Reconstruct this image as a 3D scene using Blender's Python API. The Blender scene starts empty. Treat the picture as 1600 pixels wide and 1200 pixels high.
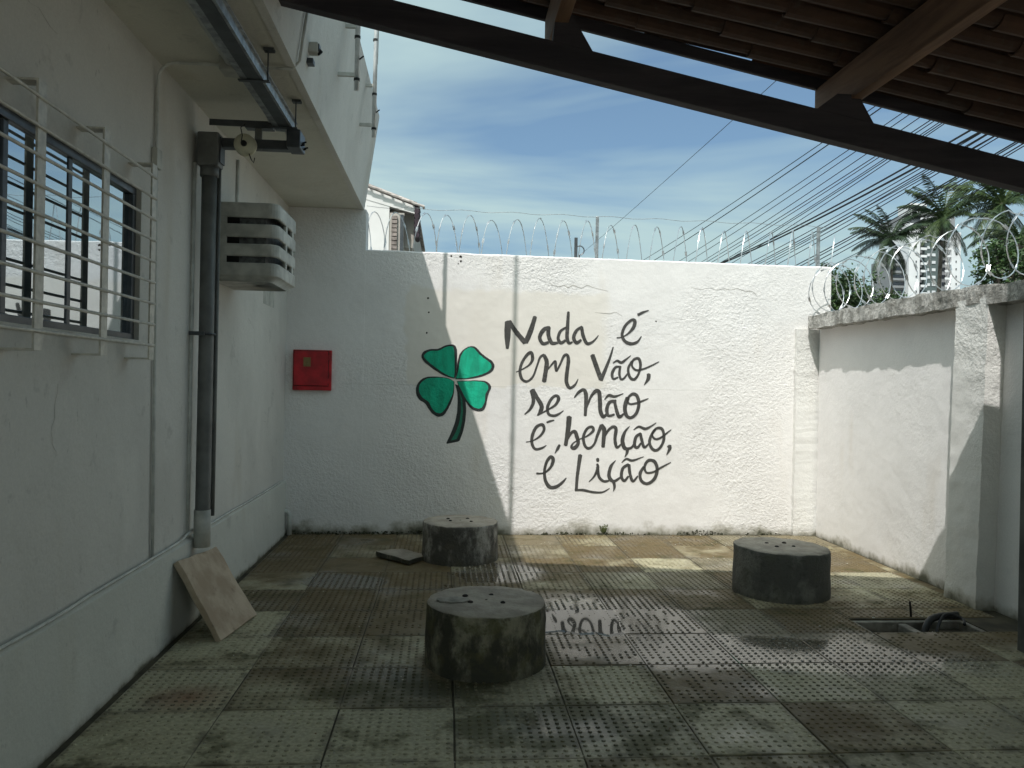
import bpy, math, random
from mathutils import Vector, Matrix, noise as mnoise
random.seed(7)
R = math.radians
# ------------------------------------------------------------------ camera, sky, sun, exposure
scene = bpy.context.scene
col = scene.collection
FPX, YAW, ROLL, CAMH = 1233.0, .0816, .0191, 1.44        # photograph is 1600 px wide
cam = bpy.data.cameras.new('camera'); camo = bpy.data.objects.new('camera', cam); col.objects.link(camo)
cam.sensor_width = 36; cam.lens = 36 * FPX / 1600; cam.clip_start = .05; cam.clip_end = 3000
camo.matrix_world = Matrix.Translation((0, 0, CAMH)) @ Matrix.Rotation(-YAW, 4, 'Z') @ Matrix.Rotation(R(90), 4, 'X') @ Matrix.Rotation(ROLL, 4, 'Z')
scene.camera = camo
SUN = Vector((.339, .61, -1.0)).normalized()
SUN_STRENGTH, SKY_STRENGTH, EXPOSURE = 2.5, .13, .60
elev = math.asin(-SUN.z); azim = math.atan2(-SUN.x, -SUN.y)
w = bpy.data.worlds.new('World'); scene.world = w; w.use_nodes = True
nt = w.node_tree; nt.nodes.clear()
def N(t, typ, **k):
    n = t.nodes.new(typ)
    for a, b in k.items(): setattr(n, a, b)
    return n
out = N(nt, 'ShaderNodeOutputWorld'); bg = N(nt, 'ShaderNodeBackground'); sky = N(nt, 'ShaderNodeTexSky', sky_type='NISHITA', sun_disc=False)
sky.sun_elevation = elev; sky.sun_rotation = azim; sky.air_density = .75; sky.dust_density = 5.0; sky.ozone_density = 1.2
bg.inputs['Strength'].default_value = SKY_STRENGTH
tc = N(nt, 'ShaderNodeTexCoord'); sep = N(nt, 'ShaderNodeSeparateXYZ'); nt.links.new(tc.outputs['Generated'], sep.inputs[0])
mx = N(nt, 'ShaderNodeMath', operation='MAXIMUM'); nt.links.new(sep.outputs['Z'], mx.inputs[0]); mx.inputs[1].default_value = .0
ad = N(nt, 'ShaderNodeMath', operation='ADD'); nt.links.new(mx.outputs[0], ad.inputs[0]); ad.inputs[1].default_value = .12
comb = N(nt, 'ShaderNodeCombineXYZ')
for i, ax in enumerate('XY'):
    dv = N(nt, 'ShaderNodeMath', operation='DIVIDE'); nt.links.new(sep.outputs[ax], dv.inputs[0]); nt.links.new(ad.outputs[0], dv.inputs[1]); nt.links.new(dv.outputs[0], comb.inputs[i])
mp = N(nt, 'ShaderNodeMapping'); nt.links.new(comb.outputs[0], mp.inputs[0]); mp.inputs['Scale'].default_value = (.58, 1.12, 1); mp.inputs['Rotation'].default_value = (0, 0, R(24)); mp.inputs['Location'].default_value = (3.1, 1.7, 0)
n1 = N(nt, 'ShaderNodeTexNoise'); nt.links.new(mp.outputs[0], n1.inputs['Vector']); n1.inputs['Scale'].default_value = .9; n1.inputs['Detail'].default_value = 5; n1.inputs['Roughness'].default_value = .55; n1.inputs['Distortion'].default_value = .5
cr = N(nt, 'ShaderNodeValToRGB'); nt.links.new(n1.outputs['Fac'], cr.inputs[0])
cr.color_ramp.elements[0].position = .34; cr.color_ramp.elements[0].color = (0, 0, 0, 1); cr.color_ramp.elements[1].position = .585; cr.color_ramp.elements[1].color = (.9, .9, .9, 1)
mixc = N(nt, 'ShaderNodeMix', data_type='RGBA'); nt.links.new(cr.outputs[0], mixc.inputs[0]); nt.links.new(sky.outputs[0], mixc.inputs[6]); mixc.inputs[7].default_value = (3.3, 3.65, 3.85, 1)
tint = N(nt, 'ShaderNodeMix', data_type='RGBA', blend_type='MULTIPLY'); tint.inputs[0].default_value = 1; nt.links.new(mixc.outputs[2], tint.inputs[6]); tint.inputs[7].default_value = (.80, .965, .925, 1); nt.links.new(tint.outputs[2], bg.inputs['Color']); nt.links.new(bg.outputs[0], out.inputs[0])
sl = bpy.data.lights.new('sun', 'SUN'); sl.energy = SUN_STRENGTH; sl.angle = R(.53); sl.color = (1, .97, .935)
so = bpy.data.objects.new('sun', sl); col.objects.link(so); so.rotation_euler = SUN.to_track_quat('-Z', 'Y').to_euler(); so.location = (-4, -8, 12)
vs = scene.view_settings; vs.view_transform = 'Standard'; vs.look = 'None'; vs.exposure = EXPOSURE; vs.gamma = 1; vs.use_curve_mapping = False
cy = scene.cycles; cy.max_bounces = 6; cy.diffuse_bounces = 4; cy.glossy_bounces = 3; cy.transmission_bounces = 2; cy.transparent_max_bounces = 4; cy.caustics_reflective = False; cy.caustics_refractive = False; cy.use_denoising = True; cy.use_adaptive_sampling = True; cy.adaptive_threshold = .02
scene.render.resolution_x = 1024; scene.render.resolution_y = 768

# ------------------------------------------------------------------ helpers
def ray(x, y):
    u = (x - 800) / FPX; v = (600 - y) / FPX; c, s = math.cos(ROLL), math.sin(ROLL)
    r = u * c - v * s; up = u * s + v * c
    return Vector((r * math.cos(YAW) + math.sin(YAW), -r * math.sin(YAW) + math.cos(YAW), up))
def pz(x, y, z=0): d = ray(x, y); return d * ((z - CAMH) / d.z) + Vector((0, 0, CAMH))
def px(x, y, X): d = ray(x, y); return d * (X / d.x) + Vector((0, 0, CAMH))
def py(x, y, Y): d = ray(x, y); return d * (Y / d.y) + Vector((0, 0, CAMH))
WY0, WTX = 7.54, .015
def wall_y(X): return WY0 + WTX * X
def pw(x, y, off=0.0):                                   # a point of the back wall's plane
    d = ray(x, y); t = (WY0 - off) / (d.y - WTX * d.x); return d * t + Vector((0, 0, CAMH))

def tag(o, label=None, cat=None, group=None, kind=None):
    if label: o['label'] = label
    if cat: o['category'] = cat
    if group: o['group'] = group
    if kind: o['kind'] = kind
    elif cat: o['kind'] = 'thing'
    return o
def empty(name, loc=(0, 0, 0), label=None, cat=None, group=None):
    o = bpy.data.objects.new(name, None); col.objects.link(o); o.location = loc; o.empty_display_size = .1
    return tag(o, label, cat, group)
class MB:
    def __init__(s): s.v = []; s.f = []
    def add(s, vs_, fs):
        n = len(s.v); s.v += [tuple(p) for p in vs_]; s.f += [tuple(i + n for i in f) for f in fs]; return s
    def box(s, a, b, M=None):
        x0, y0, z0 = a; x1, y1, z1 = b
        p = [Vector(q) for q in ((x0,y0,z0),(x1,y0,z0),(x1,y1,z0),(x0,y1,z0),(x0,y0,z1),(x1,y0,z1),(x1,y1,z1),(x0,y1,z1))]
        if M is not None: p = [M @ q for q in p]
        return s.add(p, ((0,3,2,1),(4,5,6,7),(0,1,5,4),(1,2,6,5),(2,3,7,6),(3,0,4,7)))
    def hexa(s, p): return s.add(p, ((0,3,2,1),(4,5,6,7),(0,1,5,4),(1,2,6,5),(2,3,7,6),(3,0,4,7)))
    def tube(s, path, r, n=8, closed=False, cap=True):
        path = [Vector(p) for p in path]; m = len(path); rings = []
        up = None
        for i, p in enumerate(path):
            a = path[(i - 1) % m] if (closed or i > 0) else p; b = path[(i + 1) % m] if (closed or i < m - 1) else p
            t = (b - a)
            if t.length < 1e-9: t = Vector((0, 0, 1))
            t.normalize()
            if up is None:
                up = Vector((0, 0, 1)) if abs(t.z) < .9 else Vector((1, 0, 0))
            sx = t.cross(up)
            if sx.length < 1e-4: sx = t.cross(Vector((0, 1, 0)))
            sx.normalize(); sy = sx.cross(t).normalized(); up = sy
            rr = r[i] if isinstance(r, (list, tuple)) else r
            rings.append([p + sx * math.cos(2 * math.pi * k / n) * rr + sy * math.sin(2 * math.pi * k / n) * rr for k in range(n)])
        vs_ = [q for g in rings for q in g]; fs = []
        for i in range(m if closed else m - 1):
            j = (i + 1) % m
            for k in range(n): fs.append((i * n + k, i * n + (k + 1) % n, j * n + (k + 1) % n, j * n + k))
        if cap and not closed:
            fs.append(tuple(reversed(range(n)))); fs.append(tuple((m - 1) * n + k for k in range(n)))
        return s.add(vs_, fs)
    def lathe(s, prof, n=32, c=(0, 0, 0), wob=None):
        vs_ = []; fs = []; m = len(prof)
        for k in range(n):
            a = 2 * math.pi * k / n
            for i, (r, z) in enumerate(prof):
                q = wob(a, i) if wob else 0
                vs_.append((c[0] + (r + q) * math.cos(a), c[1] + (r + q) * math.sin(a), c[2] + z))
        for k in range(n):
            l = (k + 1) % n
            for i in range(m - 1): fs.append((k * m + i, l * m + i, l * m + i + 1, k * m + i + 1))
        return s.add(vs_, fs)
    def build(s, name, mat, parent=None, smooth=False, bevel=0, kind=None):
        me = bpy.data.meshes.new(name); me.from_pydata(s.v, [], s.f); me.update()
        o = bpy.data.objects.new(name, me); col.objects.link(o)
        if mat: me.materials.append(mat)
        if smooth: me.polygons.foreach_set('use_smooth', [True] * len(me.polygons))
        if bevel:
            b = o.modifiers.new('bevel', 'BEVEL'); b.width = bevel; b.segments = 2; b.limit_method = 'ANGLE'; b.angle_limit = R(40)
        if parent is not None:
            o.parent = parent
            o.matrix_parent_inverse = Matrix.Translation(parent.location).inverted() if parent.type == 'EMPTY' and parent.parent is None else Matrix.Identity(4)
        if kind: o['kind'] = kind
        return o
def place(mesh_src, name, M, parent=None):
    o = bpy.data.objects.new(name, mesh_src.data if hasattr(mesh_src, 'data') else mesh_src); col.objects.link(o); o.parent = parent; o.matrix_basis = M; return o

# ------------------------------------------------------------------ materials
class Mat:
    def __init__(s, name):
        s.m = bpy.data.materials.new(name); s.m.use_nodes = True; s.t = s.m.node_tree; s.b = s.t.nodes['Principled BSDF']
        s.pos = s.n('ShaderNodeNewGeometry').outputs['Position']
    def n(s, typ, **k): return N(s.t, typ, **k)
    def l(s, a, b): s.t.links.new(a, b)
    def noise(s, scale, detail=4, rough=.55, vec=None, stretch=None, dist=0):
        x = s.n('ShaderNodeTexNoise'); v = vec or s.pos
        if stretch:
            mp_ = s.n('ShaderNodeMapping'); s.l(v, mp_.inputs[0]); mp_.inputs['Scale'].default_value = stretch; v = mp_.outputs[0]
        s.l(v, x.inputs['Vector']); x.inputs['Scale'].default_value = scale; x.inputs['Detail'].default_value = detail; x.inputs['Roughness'].default_value = rough; x.inputs['Distortion'].default_value = dist
        return x.outputs['Fac']
    def vor(s, scale, feature='F1', rand=1.0):
        x = s.n('ShaderNodeTexVoronoi', feature=feature); s.l(s.pos, x.inputs['Vector']); x.inputs['Scale'].default_value = scale; x.inputs['Randomness'].default_value = rand
        return x.outputs['Distance']
    def ramp(s, fac, a, b, ca=0.0, cb=1.0):
        x = s.n('ShaderNodeMapRange'); x.interpolation_type = 'SMOOTHSTEP'; s.l(fac, x.inputs[0])
        for i, q in enumerate((a, b, ca, cb)): x.inputs[i + 1].default_value = q
        return x.outputs[0]
    def math(s, op, a, b=None, clamp=False):
        x = s.n('ShaderNodeMath', operation=op, use_clamp=clamp)
        for i, q in enumerate((a, b)):
            if q is None: continue
            if isinstance(q, (int, float)): x.inputs[i].default_value = q
            else: s.l(q, x.inputs[i])
        return x.outputs[0]
    def mix(s, f, a, b, mode='MIX'):
        x = s.n('ShaderNodeMix', data_type='RGBA', blend_type=mode)
        for i, q in ((0, f), (6, a), (7, b)):
            if isinstance(q, (int, float)): x.inputs[i].default_value = q
            elif isinstance(q, tuple): x.inputs[i].default_value = (*q, 1) if len(q) == 3 else q
            else: s.l(q, x.inputs[i])
        return x.outputs[2]
    def axis(s, ax, vec=None):
        x = s.n('ShaderNodeSeparateXYZ'); s.l(vec or s.pos, x.inputs[0]); return x.outputs[ax]
    def rnd(s): return s.n('ShaderNodeObjectInfo').outputs['Random']
    def ellipse(s, cx, cy, rx, ry, rot=0):
        mp_ = s.n('ShaderNodeMapping', vector_type='TEXTURE'); s.l(s.pos, mp_.inputs[0]); mp_.inputs['Location'].default_value = (cx, cy, 0); mp_.inputs['Rotation'].default_value = (0, 0, rot); mp_.inputs['Scale'].default_value = (rx, ry, 100)
        v = s.n('ShaderNodeVectorMath', operation='LENGTH'); s.l(mp_.outputs[0], v.inputs[0]); return s.math('SUBTRACT', 1.0, v.outputs['Value'], True)
    def set(s, color=None, rough=None, metal=None, bump=None, strength=.3, dist=.01, spec=None, bumps=None):
        if color is not None:
            if isinstance(color, tuple): s.b.inputs['Base Color'].default_value = (*color, 1)
            else: s.l(color, s.b.inputs['Base Color'])
        for q, nme in ((rough, 'Roughness'), (metal, 'Metallic'), (spec, 'Specular IOR Level')):
            if q is None: continue
            if isinstance(q, (int, float)): s.b.inputs[nme].default_value = q
            else: s.l(q, s.b.inputs[nme])
        prev = None
        for h, st, d in (bumps or ([(bump, strength, dist)] if bump is not None else [])):
            bn = s.n('ShaderNodeBump'); s.l(h, bn.inputs['Height']); bn.inputs['Distance'].default_value = d
            if isinstance(st, (int, float)): bn.inputs['Strength'].default_value = st
            else: s.l(st, bn.inputs['Strength'])
            if prev is not None: s.l(prev, bn.inputs['Normal'])
            prev = bn.outputs[0]
        if prev is not None: s.l(prev, s.b.inputs['Normal'])
        return s.m
def simple(name, c, rough=.6, metal=0, var=.25, scale=12, bump=.15):
    q = Mat(name); f = q.noise(scale, 3)
    lo = tuple(x * (1 - var) for x in c); hi = tuple(min(1, x * (1 + var)) for x in c)
    return q.set(q.mix(q.ramp(f, .3, .7), lo, hi), rough, metal, bump=f, strength=bump, dist=.004)

def wall_bumps(q, strength):
    fine = q.noise(34, 3, .7); patch = q.ramp(q.noise(.8, 1, .5), .40, .60, .15, 1.0)
    if hasattr(q, 'smoothpatch'): patch = q.math('MULTIPLY', patch, q.smoothpatch)
    return [(q.noise(4.5, 2, .6), .45, .02), (fine, q.math('MULTIPLY', patch, strength), .013)]
def stucco(name, base, strength=.8, grime=.10, warm=(.70, .62, .50), blotch=.5, foot=True, patch=False, scuff=0):
    q = Mat(name)
    c = q.mix(q.ramp(q.noise(1.3, 3, .6), .35, .75, 0, blotch), base, tuple(x * .84 for x in base))
    c = q.mix(q.ramp(q.noise(2.2, 3, .6, stretch=(1, 1, .22)), .58, .80, 0, .4), c, tuple(a * b for a, b in zip(base, warm)))     # rain streaks
    if scuff:                                                                                                              # scuffs, drips and flaked spots
        c = q.mix(q.ramp(q.noise(5.5, 4, .7), .60, .70, 0, scuff), c, tuple(x * .62 for x in base))
        c = q.mix(q.ramp(q.noise(26, 3, .7, stretch=(1, 1, .5)), .66, .74, 0, scuff), c, tuple(x * .45 for x in base))
        c = q.mix(q.ramp(q.noise(1.9, 2, .5, stretch=(1, 1, .6)), .56, .66, 0, scuff), c, tuple(min(.86, x * 1.12) for x in base))
    c = q.mix(q.ramp(q.noise(95, 2, .6), .35, .70, .10, 0), c, tuple(x * .4 for x in base))
    if patch:                                                                                                              # repaired render, beige and trowelled smooth
        nz = q.math('MULTIPLY', q.math('SUBTRACT', q.noise(5, 3, .6), .5), .16); x_ = q.math('ADD', q.axis('X'), nz); z_ = q.math('ADD', q.axis('Z'), nz)
        bx_ = q.math('MULTIPLY', q.math('MULTIPLY', q.ramp(x_, -.42, -.38), q.ramp(x_, 1.45, 1.60, 1, 0)), q.math('MULTIPLY', q.ramp(z_, 1.40, 1.425), q.ramp(z_, 2.30, 2.36, 1, 0)))
        c = q.mix(q.math('MULTIPLY', bx_, .8), c, (.74, .70, .635)); q.smoothpatch = q.math('SUBTRACT', 1.0, q.math('MULTIPLY', bx_, .85))
        ln = q.math('MULTIPLY', q.ramp(q.math('ABSOLUTE', q.math('SUBTRACT', q.math('ADD', q.axis('Z'), q.math('MULTIPLY', nz, .06)), 1.412)), 0, .006, .35, 0), q.ramp(q.noise(2.5, 2), .4, .55)); c = q.mix(ln, c, (.36, .34, .30))
    if foot:
        z = q.axis('Z'); f = q.noise(3.0, 4, .7)
        edge = q.math('SUBTRACT', z, q.math('MULTIPLY', q.ramp(f, .35, .75), grime * 1.7))
        c = q.mix(q.ramp(edge, -.02, grime * 1.3, .75, 0), c, (.30, .28, .215))
        c = q.mix(q.ramp(edge, -grime, grime * .12, .85, 0), c, (.085, .085, .05))                                           # green dirt at the foot
    return q.set(c, .9, bumps=wall_bumps(q, strength))
M = {}
M['back'] = stucco('white stucco', (.84, .82, .80), 1.0, .065, patch=True, scuff=.10)
M['right'] = stucco('smooth white render', (.86, .84, .825), .3, .045, scuff=.12)
M['rough'] = stucco('rough pillar render', (.77, .76, .73), 1.0, .06)
M['build'] = stucco('old white paint', (.67, .655, .61), .35, blotch=.8, scuff=.42, foot=False)
M['plinth'] = stucco('plinth paint', (.625, .63, .58), .3, .022, scuff=.4)
M['soffit'] = stucco('soffit paint', (.655, .64, .56), .25, scuff=.35, foot=False)
def coping():
    q = Mat('weathered coping'); f = q.noise(9, 8, .7); g = q.noise(30, 5, .7)
    c = q.mix(q.ramp(f, .38, .62), (.34, .33, .30), (.74, .72, .68)); c = q.mix(q.ramp(g, .52, .68, 0, .6), c, (.13, .12, .11))
    return q.set(c, .95, bumps=[(f, 1.0, .05), (g, 1.0, .035)])
M['coping'] = coping()
def paint(name, c, worn=.5):
    q = Mat(name); cc = q.mix(q.ramp(q.noise(16, 4, .65, stretch=(1, 1, .35)), .3, .7), tuple(x * .74 for x in c), tuple(min(1, x * 1.16) for x in c))
    cc = q.mix(q.ramp(q.noise(120, 3, .6), .66, .74, 0, worn), cc, tuple(min(.7, x * 2.2 + .05) for x in c))
    return q.set(cc, .75, bumps=wall_bumps(q, .9))
M['ink'] = paint('dark grey wall paint', (.062, .060, .056)); M['black'] = paint('black outline paint', (.025, .03, .03)); M['green'] = paint('clover green paint', (.0, .40, .235), .1); M['stemgreen'] = paint('stem green paint', (.015, .17, .105), .1)
WET = [(pz(950, 970), .80, .70, .0), (pz(1330, 1030), 1.0, .34, -.15), (pz(1080, 1015), .9, .36, -.05), (pz(775, 893), .42, .45, 0), (pz(545, 908), .35, .25, 0)]
def tile_mat():
    q = Mat('paving tile concrete'); tcx = q.n('ShaderNodeTexCoord').outputs['Object']; lz = q.axis('Z', tcx)
    big = q.noise(.95, 4, .62); mid = q.noise(4.2, 4, .65); r = q.rnd(); fine = q.noise(48, 2, .6)
    ycoord = q.axis('Y')
    soil = q.math('ADD', q.math('ADD', q.math('ADD', q.math('MULTIPLY', big, .9), q.math('MULTIPLY', mid, .42)), q.math('MULTIPLY', r, .52)), q.ramp(ycoord, 2.9, 4.6, -.26, .04))  # soil tone, also lightened in the rows nearest the camera
    k = q.ramp(soil, .66, .96)
    c = q.mix(k, (.50, .462, .305), (.150, .107, .045))
    c = q.mix(q.ramp(q.math('FRACT', q.math('MULTIPLY', r, 7.3)), .7, .95, 0, .5), c, (.32, .30, .215))
    moss_ = q.math('ADD', mid, q.math('ADD', q.math('MULTIPLY', q.ellipse(*pz(900, 1130)[:2], .75, .35), .35), q.math('MULTIPLY', q.ellipse(*pz(640, 1075)[:2], .7, .3), .25)))
    c = q.mix(q.ramp(moss_, .54, .70, 0, .75), c, (.070, .070, .020))                                      # moss film
    c = q.mix(q.ramp(fine, .35, .7, .35, 0), c, (.08, .068, .045))
    rust = q.ellipse(*pz(290, 1090)[:2], .24, .2); c = q.mix(q.math('MULTIPLY', rust, .75), c, (.22, .085, .04))
    ox, oy = q.axis('X', tcx), q.axis('Y', tcx); edge = q.math('MAXIMUM', q.math('ABSOLUTE', ox), q.math('ABSOLUTE', oy))
    c = q.mix(q.math('MULTIPLY', q.ramp(edge, .205, .248), q.ramp(q.noise(9, 3, .6), .40, .62, 0, .75)), c, (.11, .095, .06))       # soil washed along the joints
    stud = q.math('MULTIPLY', q.ramp(lz, .0002, .0016), q.ramp(lz, .0038, .0056, 1, .35))
    c = q.mix(q.math('MULTIPLY', stud, q.math('MULTIPLY', q.ramp(q.noise(2.3, 3, .6), .36, .62, .72, .06), q.ramp(q.math('FRACT', q.math('MULTIPLY', r, 13.7)), 0, 1, .45, 1.0))), c, (.05, .046, .03))           # studs darker, their sides more than their tops
    wet = None
    for p, a, b, ro in WET:
        e = q.ellipse(p.x, p.y, a, b, ro); wet = e if wet is None else q.math('MAXIMUM', wet, e)
    wet = q.ramp(q.math('ADD', wet, q.math('MULTIPLY', q.math('SUBTRACT', q.noise(1.7, 2, .5), .5), 1.3)), -.02, .45)
    wetlow = q.math('MULTIPLY', wet, q.ramp(lz, .001, .0045, 1, .25))
    c = q.mix(q.math('MULTIPLY', wet, .5), c, (.055, .052, .045))
    rough = q.math('MAXIMUM', q.math('SUBTRACT', q.ramp(mid, .3, .7, .50, .8), q.math('MULTIPLY', wetlow, .66)), .09)
    fl = q.math('SUBTRACT', 1.0, q.math('MULTIPLY', wetlow, .9))
    return q.set(c, rough, spec=q.math('ADD', .4, q.math('MULTIPLY', wetlow, .6)), bumps=[(mid, q.math('MULTIPLY', fl, .35), .02), (fine, q.math('MULTIPLY', fl, .4), .006)])
M['tile'] = tile_mat()
M['yard'] = simple('pale bounce concrete', (.34, .32, .27), .9, var=.3, scale=2, bump=.3)
M['joint'] = simple('dirty mortar', (.055, .047, .028), .9, var=.5, scale=7, bump=.6)
def conc_dark(name, dark, light, green):
    q = Mat(name); f = q.noise(3.6, 6, .65, stretch=(1.5, 1.5, .8)); g = q.noise(7, 5, .65); z = q.axis('Z')
    c = q.mix(q.ramp(f, .46, .64), dark, light); c = q.mix(q.ramp(g, .50, .66, 0, .75), c, green); c = q.mix(q.ramp(q.noise(28, 4, .7), .52, .68, 0, .5), c, tuple(x * .5 for x in dark))
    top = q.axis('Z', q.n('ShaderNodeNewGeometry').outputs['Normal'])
    c = q.mix(q.ramp(top, .5, .9, 0, .8), c, q.mix(q.ramp(g, .3, .7), (.32, .275, .22), (.54, .47, .385)))  # paler tops, their colour raised further to offset the low light
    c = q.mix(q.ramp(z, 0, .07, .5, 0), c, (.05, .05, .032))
    return q.set(c, .85, bumps=[(f, .5, .02), (q.noise(38, 4, .7), .8, .010)])
M['stool'] = conc_dark('mossy concrete', (.05, .047, .033), (.30, .28, .20), (.12, .115, .05))
M['stool2'] = conc_dark('dark concrete', (.10, .10, .09), (.20, .195, .175), (.12, .12, .095))
M['stool3'] = conc_dark('streaked concrete', (.075, .07, .06), (.36, .345, .31), (.12, .11, .08))
M['postm'] = simple('shade dark post', (.085, .088, .08), .85, 0, .4, 5, .4)  # post stands in shade, so its colour is made dark
M['hole'] = simple('rusty bolt hole', (.018, .013, .010), .9)
M['mortar'] = simple('pale mortar', (.27, .25, .21), .9, var=.4, bump=.5)
def slabm():
    q = Mat('pink stone slab'); f = q.noise(5, 7, .65)
    c = q.mix(q.ramp(f, .35, .65), (.37, .285, .20), (.52, .425, .32)); c = q.mix(q.ramp(q.noise(16, 4), .62, .72, 0, .5), c, (.20, .15, .11))
    return q.set(c, .85, bumps=[(f, .3, .01), (q.noise(60, 4), .3, .004)])
M['slab'] = slabm()
M['galv'] = simple('galvanised steel', (.33, .345, .35), .45, .75, .3, 25, .1)
M['polem'] = simple('weathered aluminium pole', (.62, .63, .63), .4, .35, .15, 15, .05)
M['bright'] = simple('bright razor steel', (.70, .71, .72), .30, .85, .1, 20, .05)
M['pipe'] = simple('grey conduit plastic', (.135, .14, .135), .5, 0, .2, 9, .1)
M['whitepipe'] = simple('white painted conduit', (.55, .56, .53), .55, 0, .15, 14, .15)
M['grille'] = simple('cream painted steel', (.58, .555, .49), .45, 0, .14, 30, .12)
M['alu'] = simple('dark aluminium', (.085, .092, .10), .4, .5, .2, 12, .05)
M['acgrey'] = simple('grey plastic housing', (.46, .46, .42), .6, 0, .22, 9, .25)
M['dark'] = simple('dark interior', (.018, .018, .017), .9)
M['finmetal'] = simple('condenser metal', (.14, .145, .145), .45, .6, .4, 30, .2)
M['red'] = simple('red enamel', (.42, .010, .018), .45, 0, .28, 9, .25)
M['brass'] = simple('tarnished metal', (.20, .15, .07), .4, .8)
M['spool'] = simple('porcelain insulator', (.62, .60, .46), .3, 0, .1, 20, .05)
def wood(name, a, b, rough=.75):
    q = Mat(name); tco = q.n('ShaderNodeTexCoord').outputs['Object']; f = q.noise(14, 7, .65, vec=tco, stretch=(.12, 1, 1), dist=.4); g = q.noise(40, 5, .6, vec=tco, stretch=(.08, 1, 1))
    return q.set(q.mix(q.ramp(f, .3, .7), a, b), rough, bumps=[(f, .3, .006), (g, .35, .003)])
M['beam'] = wood('dark stained beam', (.026, .022, .028), (.058, .048, .055))
M['purlin'] = wood('brown timber', (.12, .06, .034), (.26, .145, .085))
def claym():
    q = Mat('old clay tile'); r = q.rnd(); f = q.noise(7, 6, .6)
    c = q.mix(q.math('ADD', q.math('MULTIPLY', r, .7), q.ramp(f, .3, .7, 0, .4), True), (.040, .023, .016), (.105, .052, .032)); c = q.mix(q.ramp(q.noise(18, 5), .55, .75, 0, .6), c, (.075, .06, .05))
    return q.set(c, .85, bumps=[(f, .5, .01), (q.noise(60, 2), .4, .004)])
M['clay'] = claym()
M['glassp'] = None
q = Mat('mirrored window glass'); q.set((.02, .03, .036), .03); q.b.inputs['Metallic'].default_value = 0
gl = q.n('ShaderNodeBsdfGlossy'); gl.inputs['Roughness'].default_value = .015; gl.inputs['Color'].default_value = (.66, .73, .79, 1)
ms = q.n('ShaderNodeMixShader'); ms.inputs[0].default_value = .72; q.l(q.b.outputs[0], ms.inputs[1]); q.l(gl.outputs[0], ms.inputs[2]); q.l(ms.outputs[0], q.t.nodes['Material Output'].inputs['Surface'])
bnn = q.n('ShaderNodeBump'); bnn.inputs['Strength'].default_value = .02; bnn.inputs['Distance'].default_value = .01; q.l(q.noise(3, 2), bnn.inputs['Height']); q.l(bnn.outputs[0], gl.inputs['Normal'])
M['glassp'] = q.m
q = Mat('puddle water'); q.set((.055, .05, .042), .03, spec=.9); q.b.inputs['IOR'].default_value = 1.5; M['water'] = q.m
M['cable'] = simple('black cable', (.012, .012, .013), .6)
M['hose'] = simple('black rubber hose', (.015, .015, .015), .5)
def leafm(name, a, b, rough=.5, trans=True):
    q = Mat(name); f = q.noise(2.2, 4); r = q.noise(14, 3)
    c = q.mix(q.ramp(f, .35, .65), a, b); c = q.mix(q.ramp(r, .5, .8, 0, .5), c, tuple(min(1, x * 1.6) for x in b))
    q.set(c, rough)
    return q.m
M['leaf'] = leafm('tree leaves', (.022, .05, .014), (.055, .105, .025)); M['palm'] = leafm('palm leaflets', (.016, .038, .011), (.048, .075, .020)); M['palmdark'] = leafm('dark palm leaflets', (.016, .034, .015), (.036, .06, .024)); M['drypalm'] = leafm('dry palm leaflets', (.16, .11, .045), (.26, .19, .08)); M['bark'] = simple('palm bark', (.10, .088, .072), .9, 0, .4, 5, .5); M['weed'] = leafm('weed leaves', (.05, .065, .02), (.11, .13, .05)); M['moss'] = leafm('moss and dirt', (.02, .024, .010), (.055, .055, .028), .95)
M['twhite'] = simple('tower white', (.74, .75, .76), .7, 0, .04, .2, .0); M['tgrey'] = simple('tower grey', (.24, .25, .26), .7, 0, .06, .2, .0); M['tgreen'] = simple('tower slate', (.10, .13, .13), .7, 0, .06, .2, 0); M['twin'] = simple('tower window dark', (.03, .035, .045), .2, 0, .3, .3, 0); M['tblind'] = simple('tower white blinds', (.66, .68, .70), .6, 0, .1, .3, 0)
M['hwhite'] = simple('house white', (.76, .75, .73), .8, 0, .05, 2, .1); M['hshade'] = simple('house eave shade grey', (.46, .43, .39), .8, 0, .1, 2, .1); M['brick'] = simple('brick', (.26, .22, .20), .85, 0, .35, 9, .3); M['htile'] = simple('house roof tile', (.52, .47, .44), .85, 0, .4, 5, .3); M['hdark'] = simple('dark tile edge', (.045, .03, .04), .85, 0, .3, 8, .3)  # soffit grey and dulled brick put the eave's shade into the colour
M['ground'] = simple('street ground', (.12, .115, .10), .95, 0, .3, .6, .3)
M['debris'] = simple('pale debris', (.42, .40, .34), .9, 0, .5, 40, .1); M['leafdry'] = simple('dry leaf', (.16, .10, .045), .8, 0, .4, 30, .1)
M['crack'] = simple('crack shadow line', (.40, .38, .34), .95)

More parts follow.
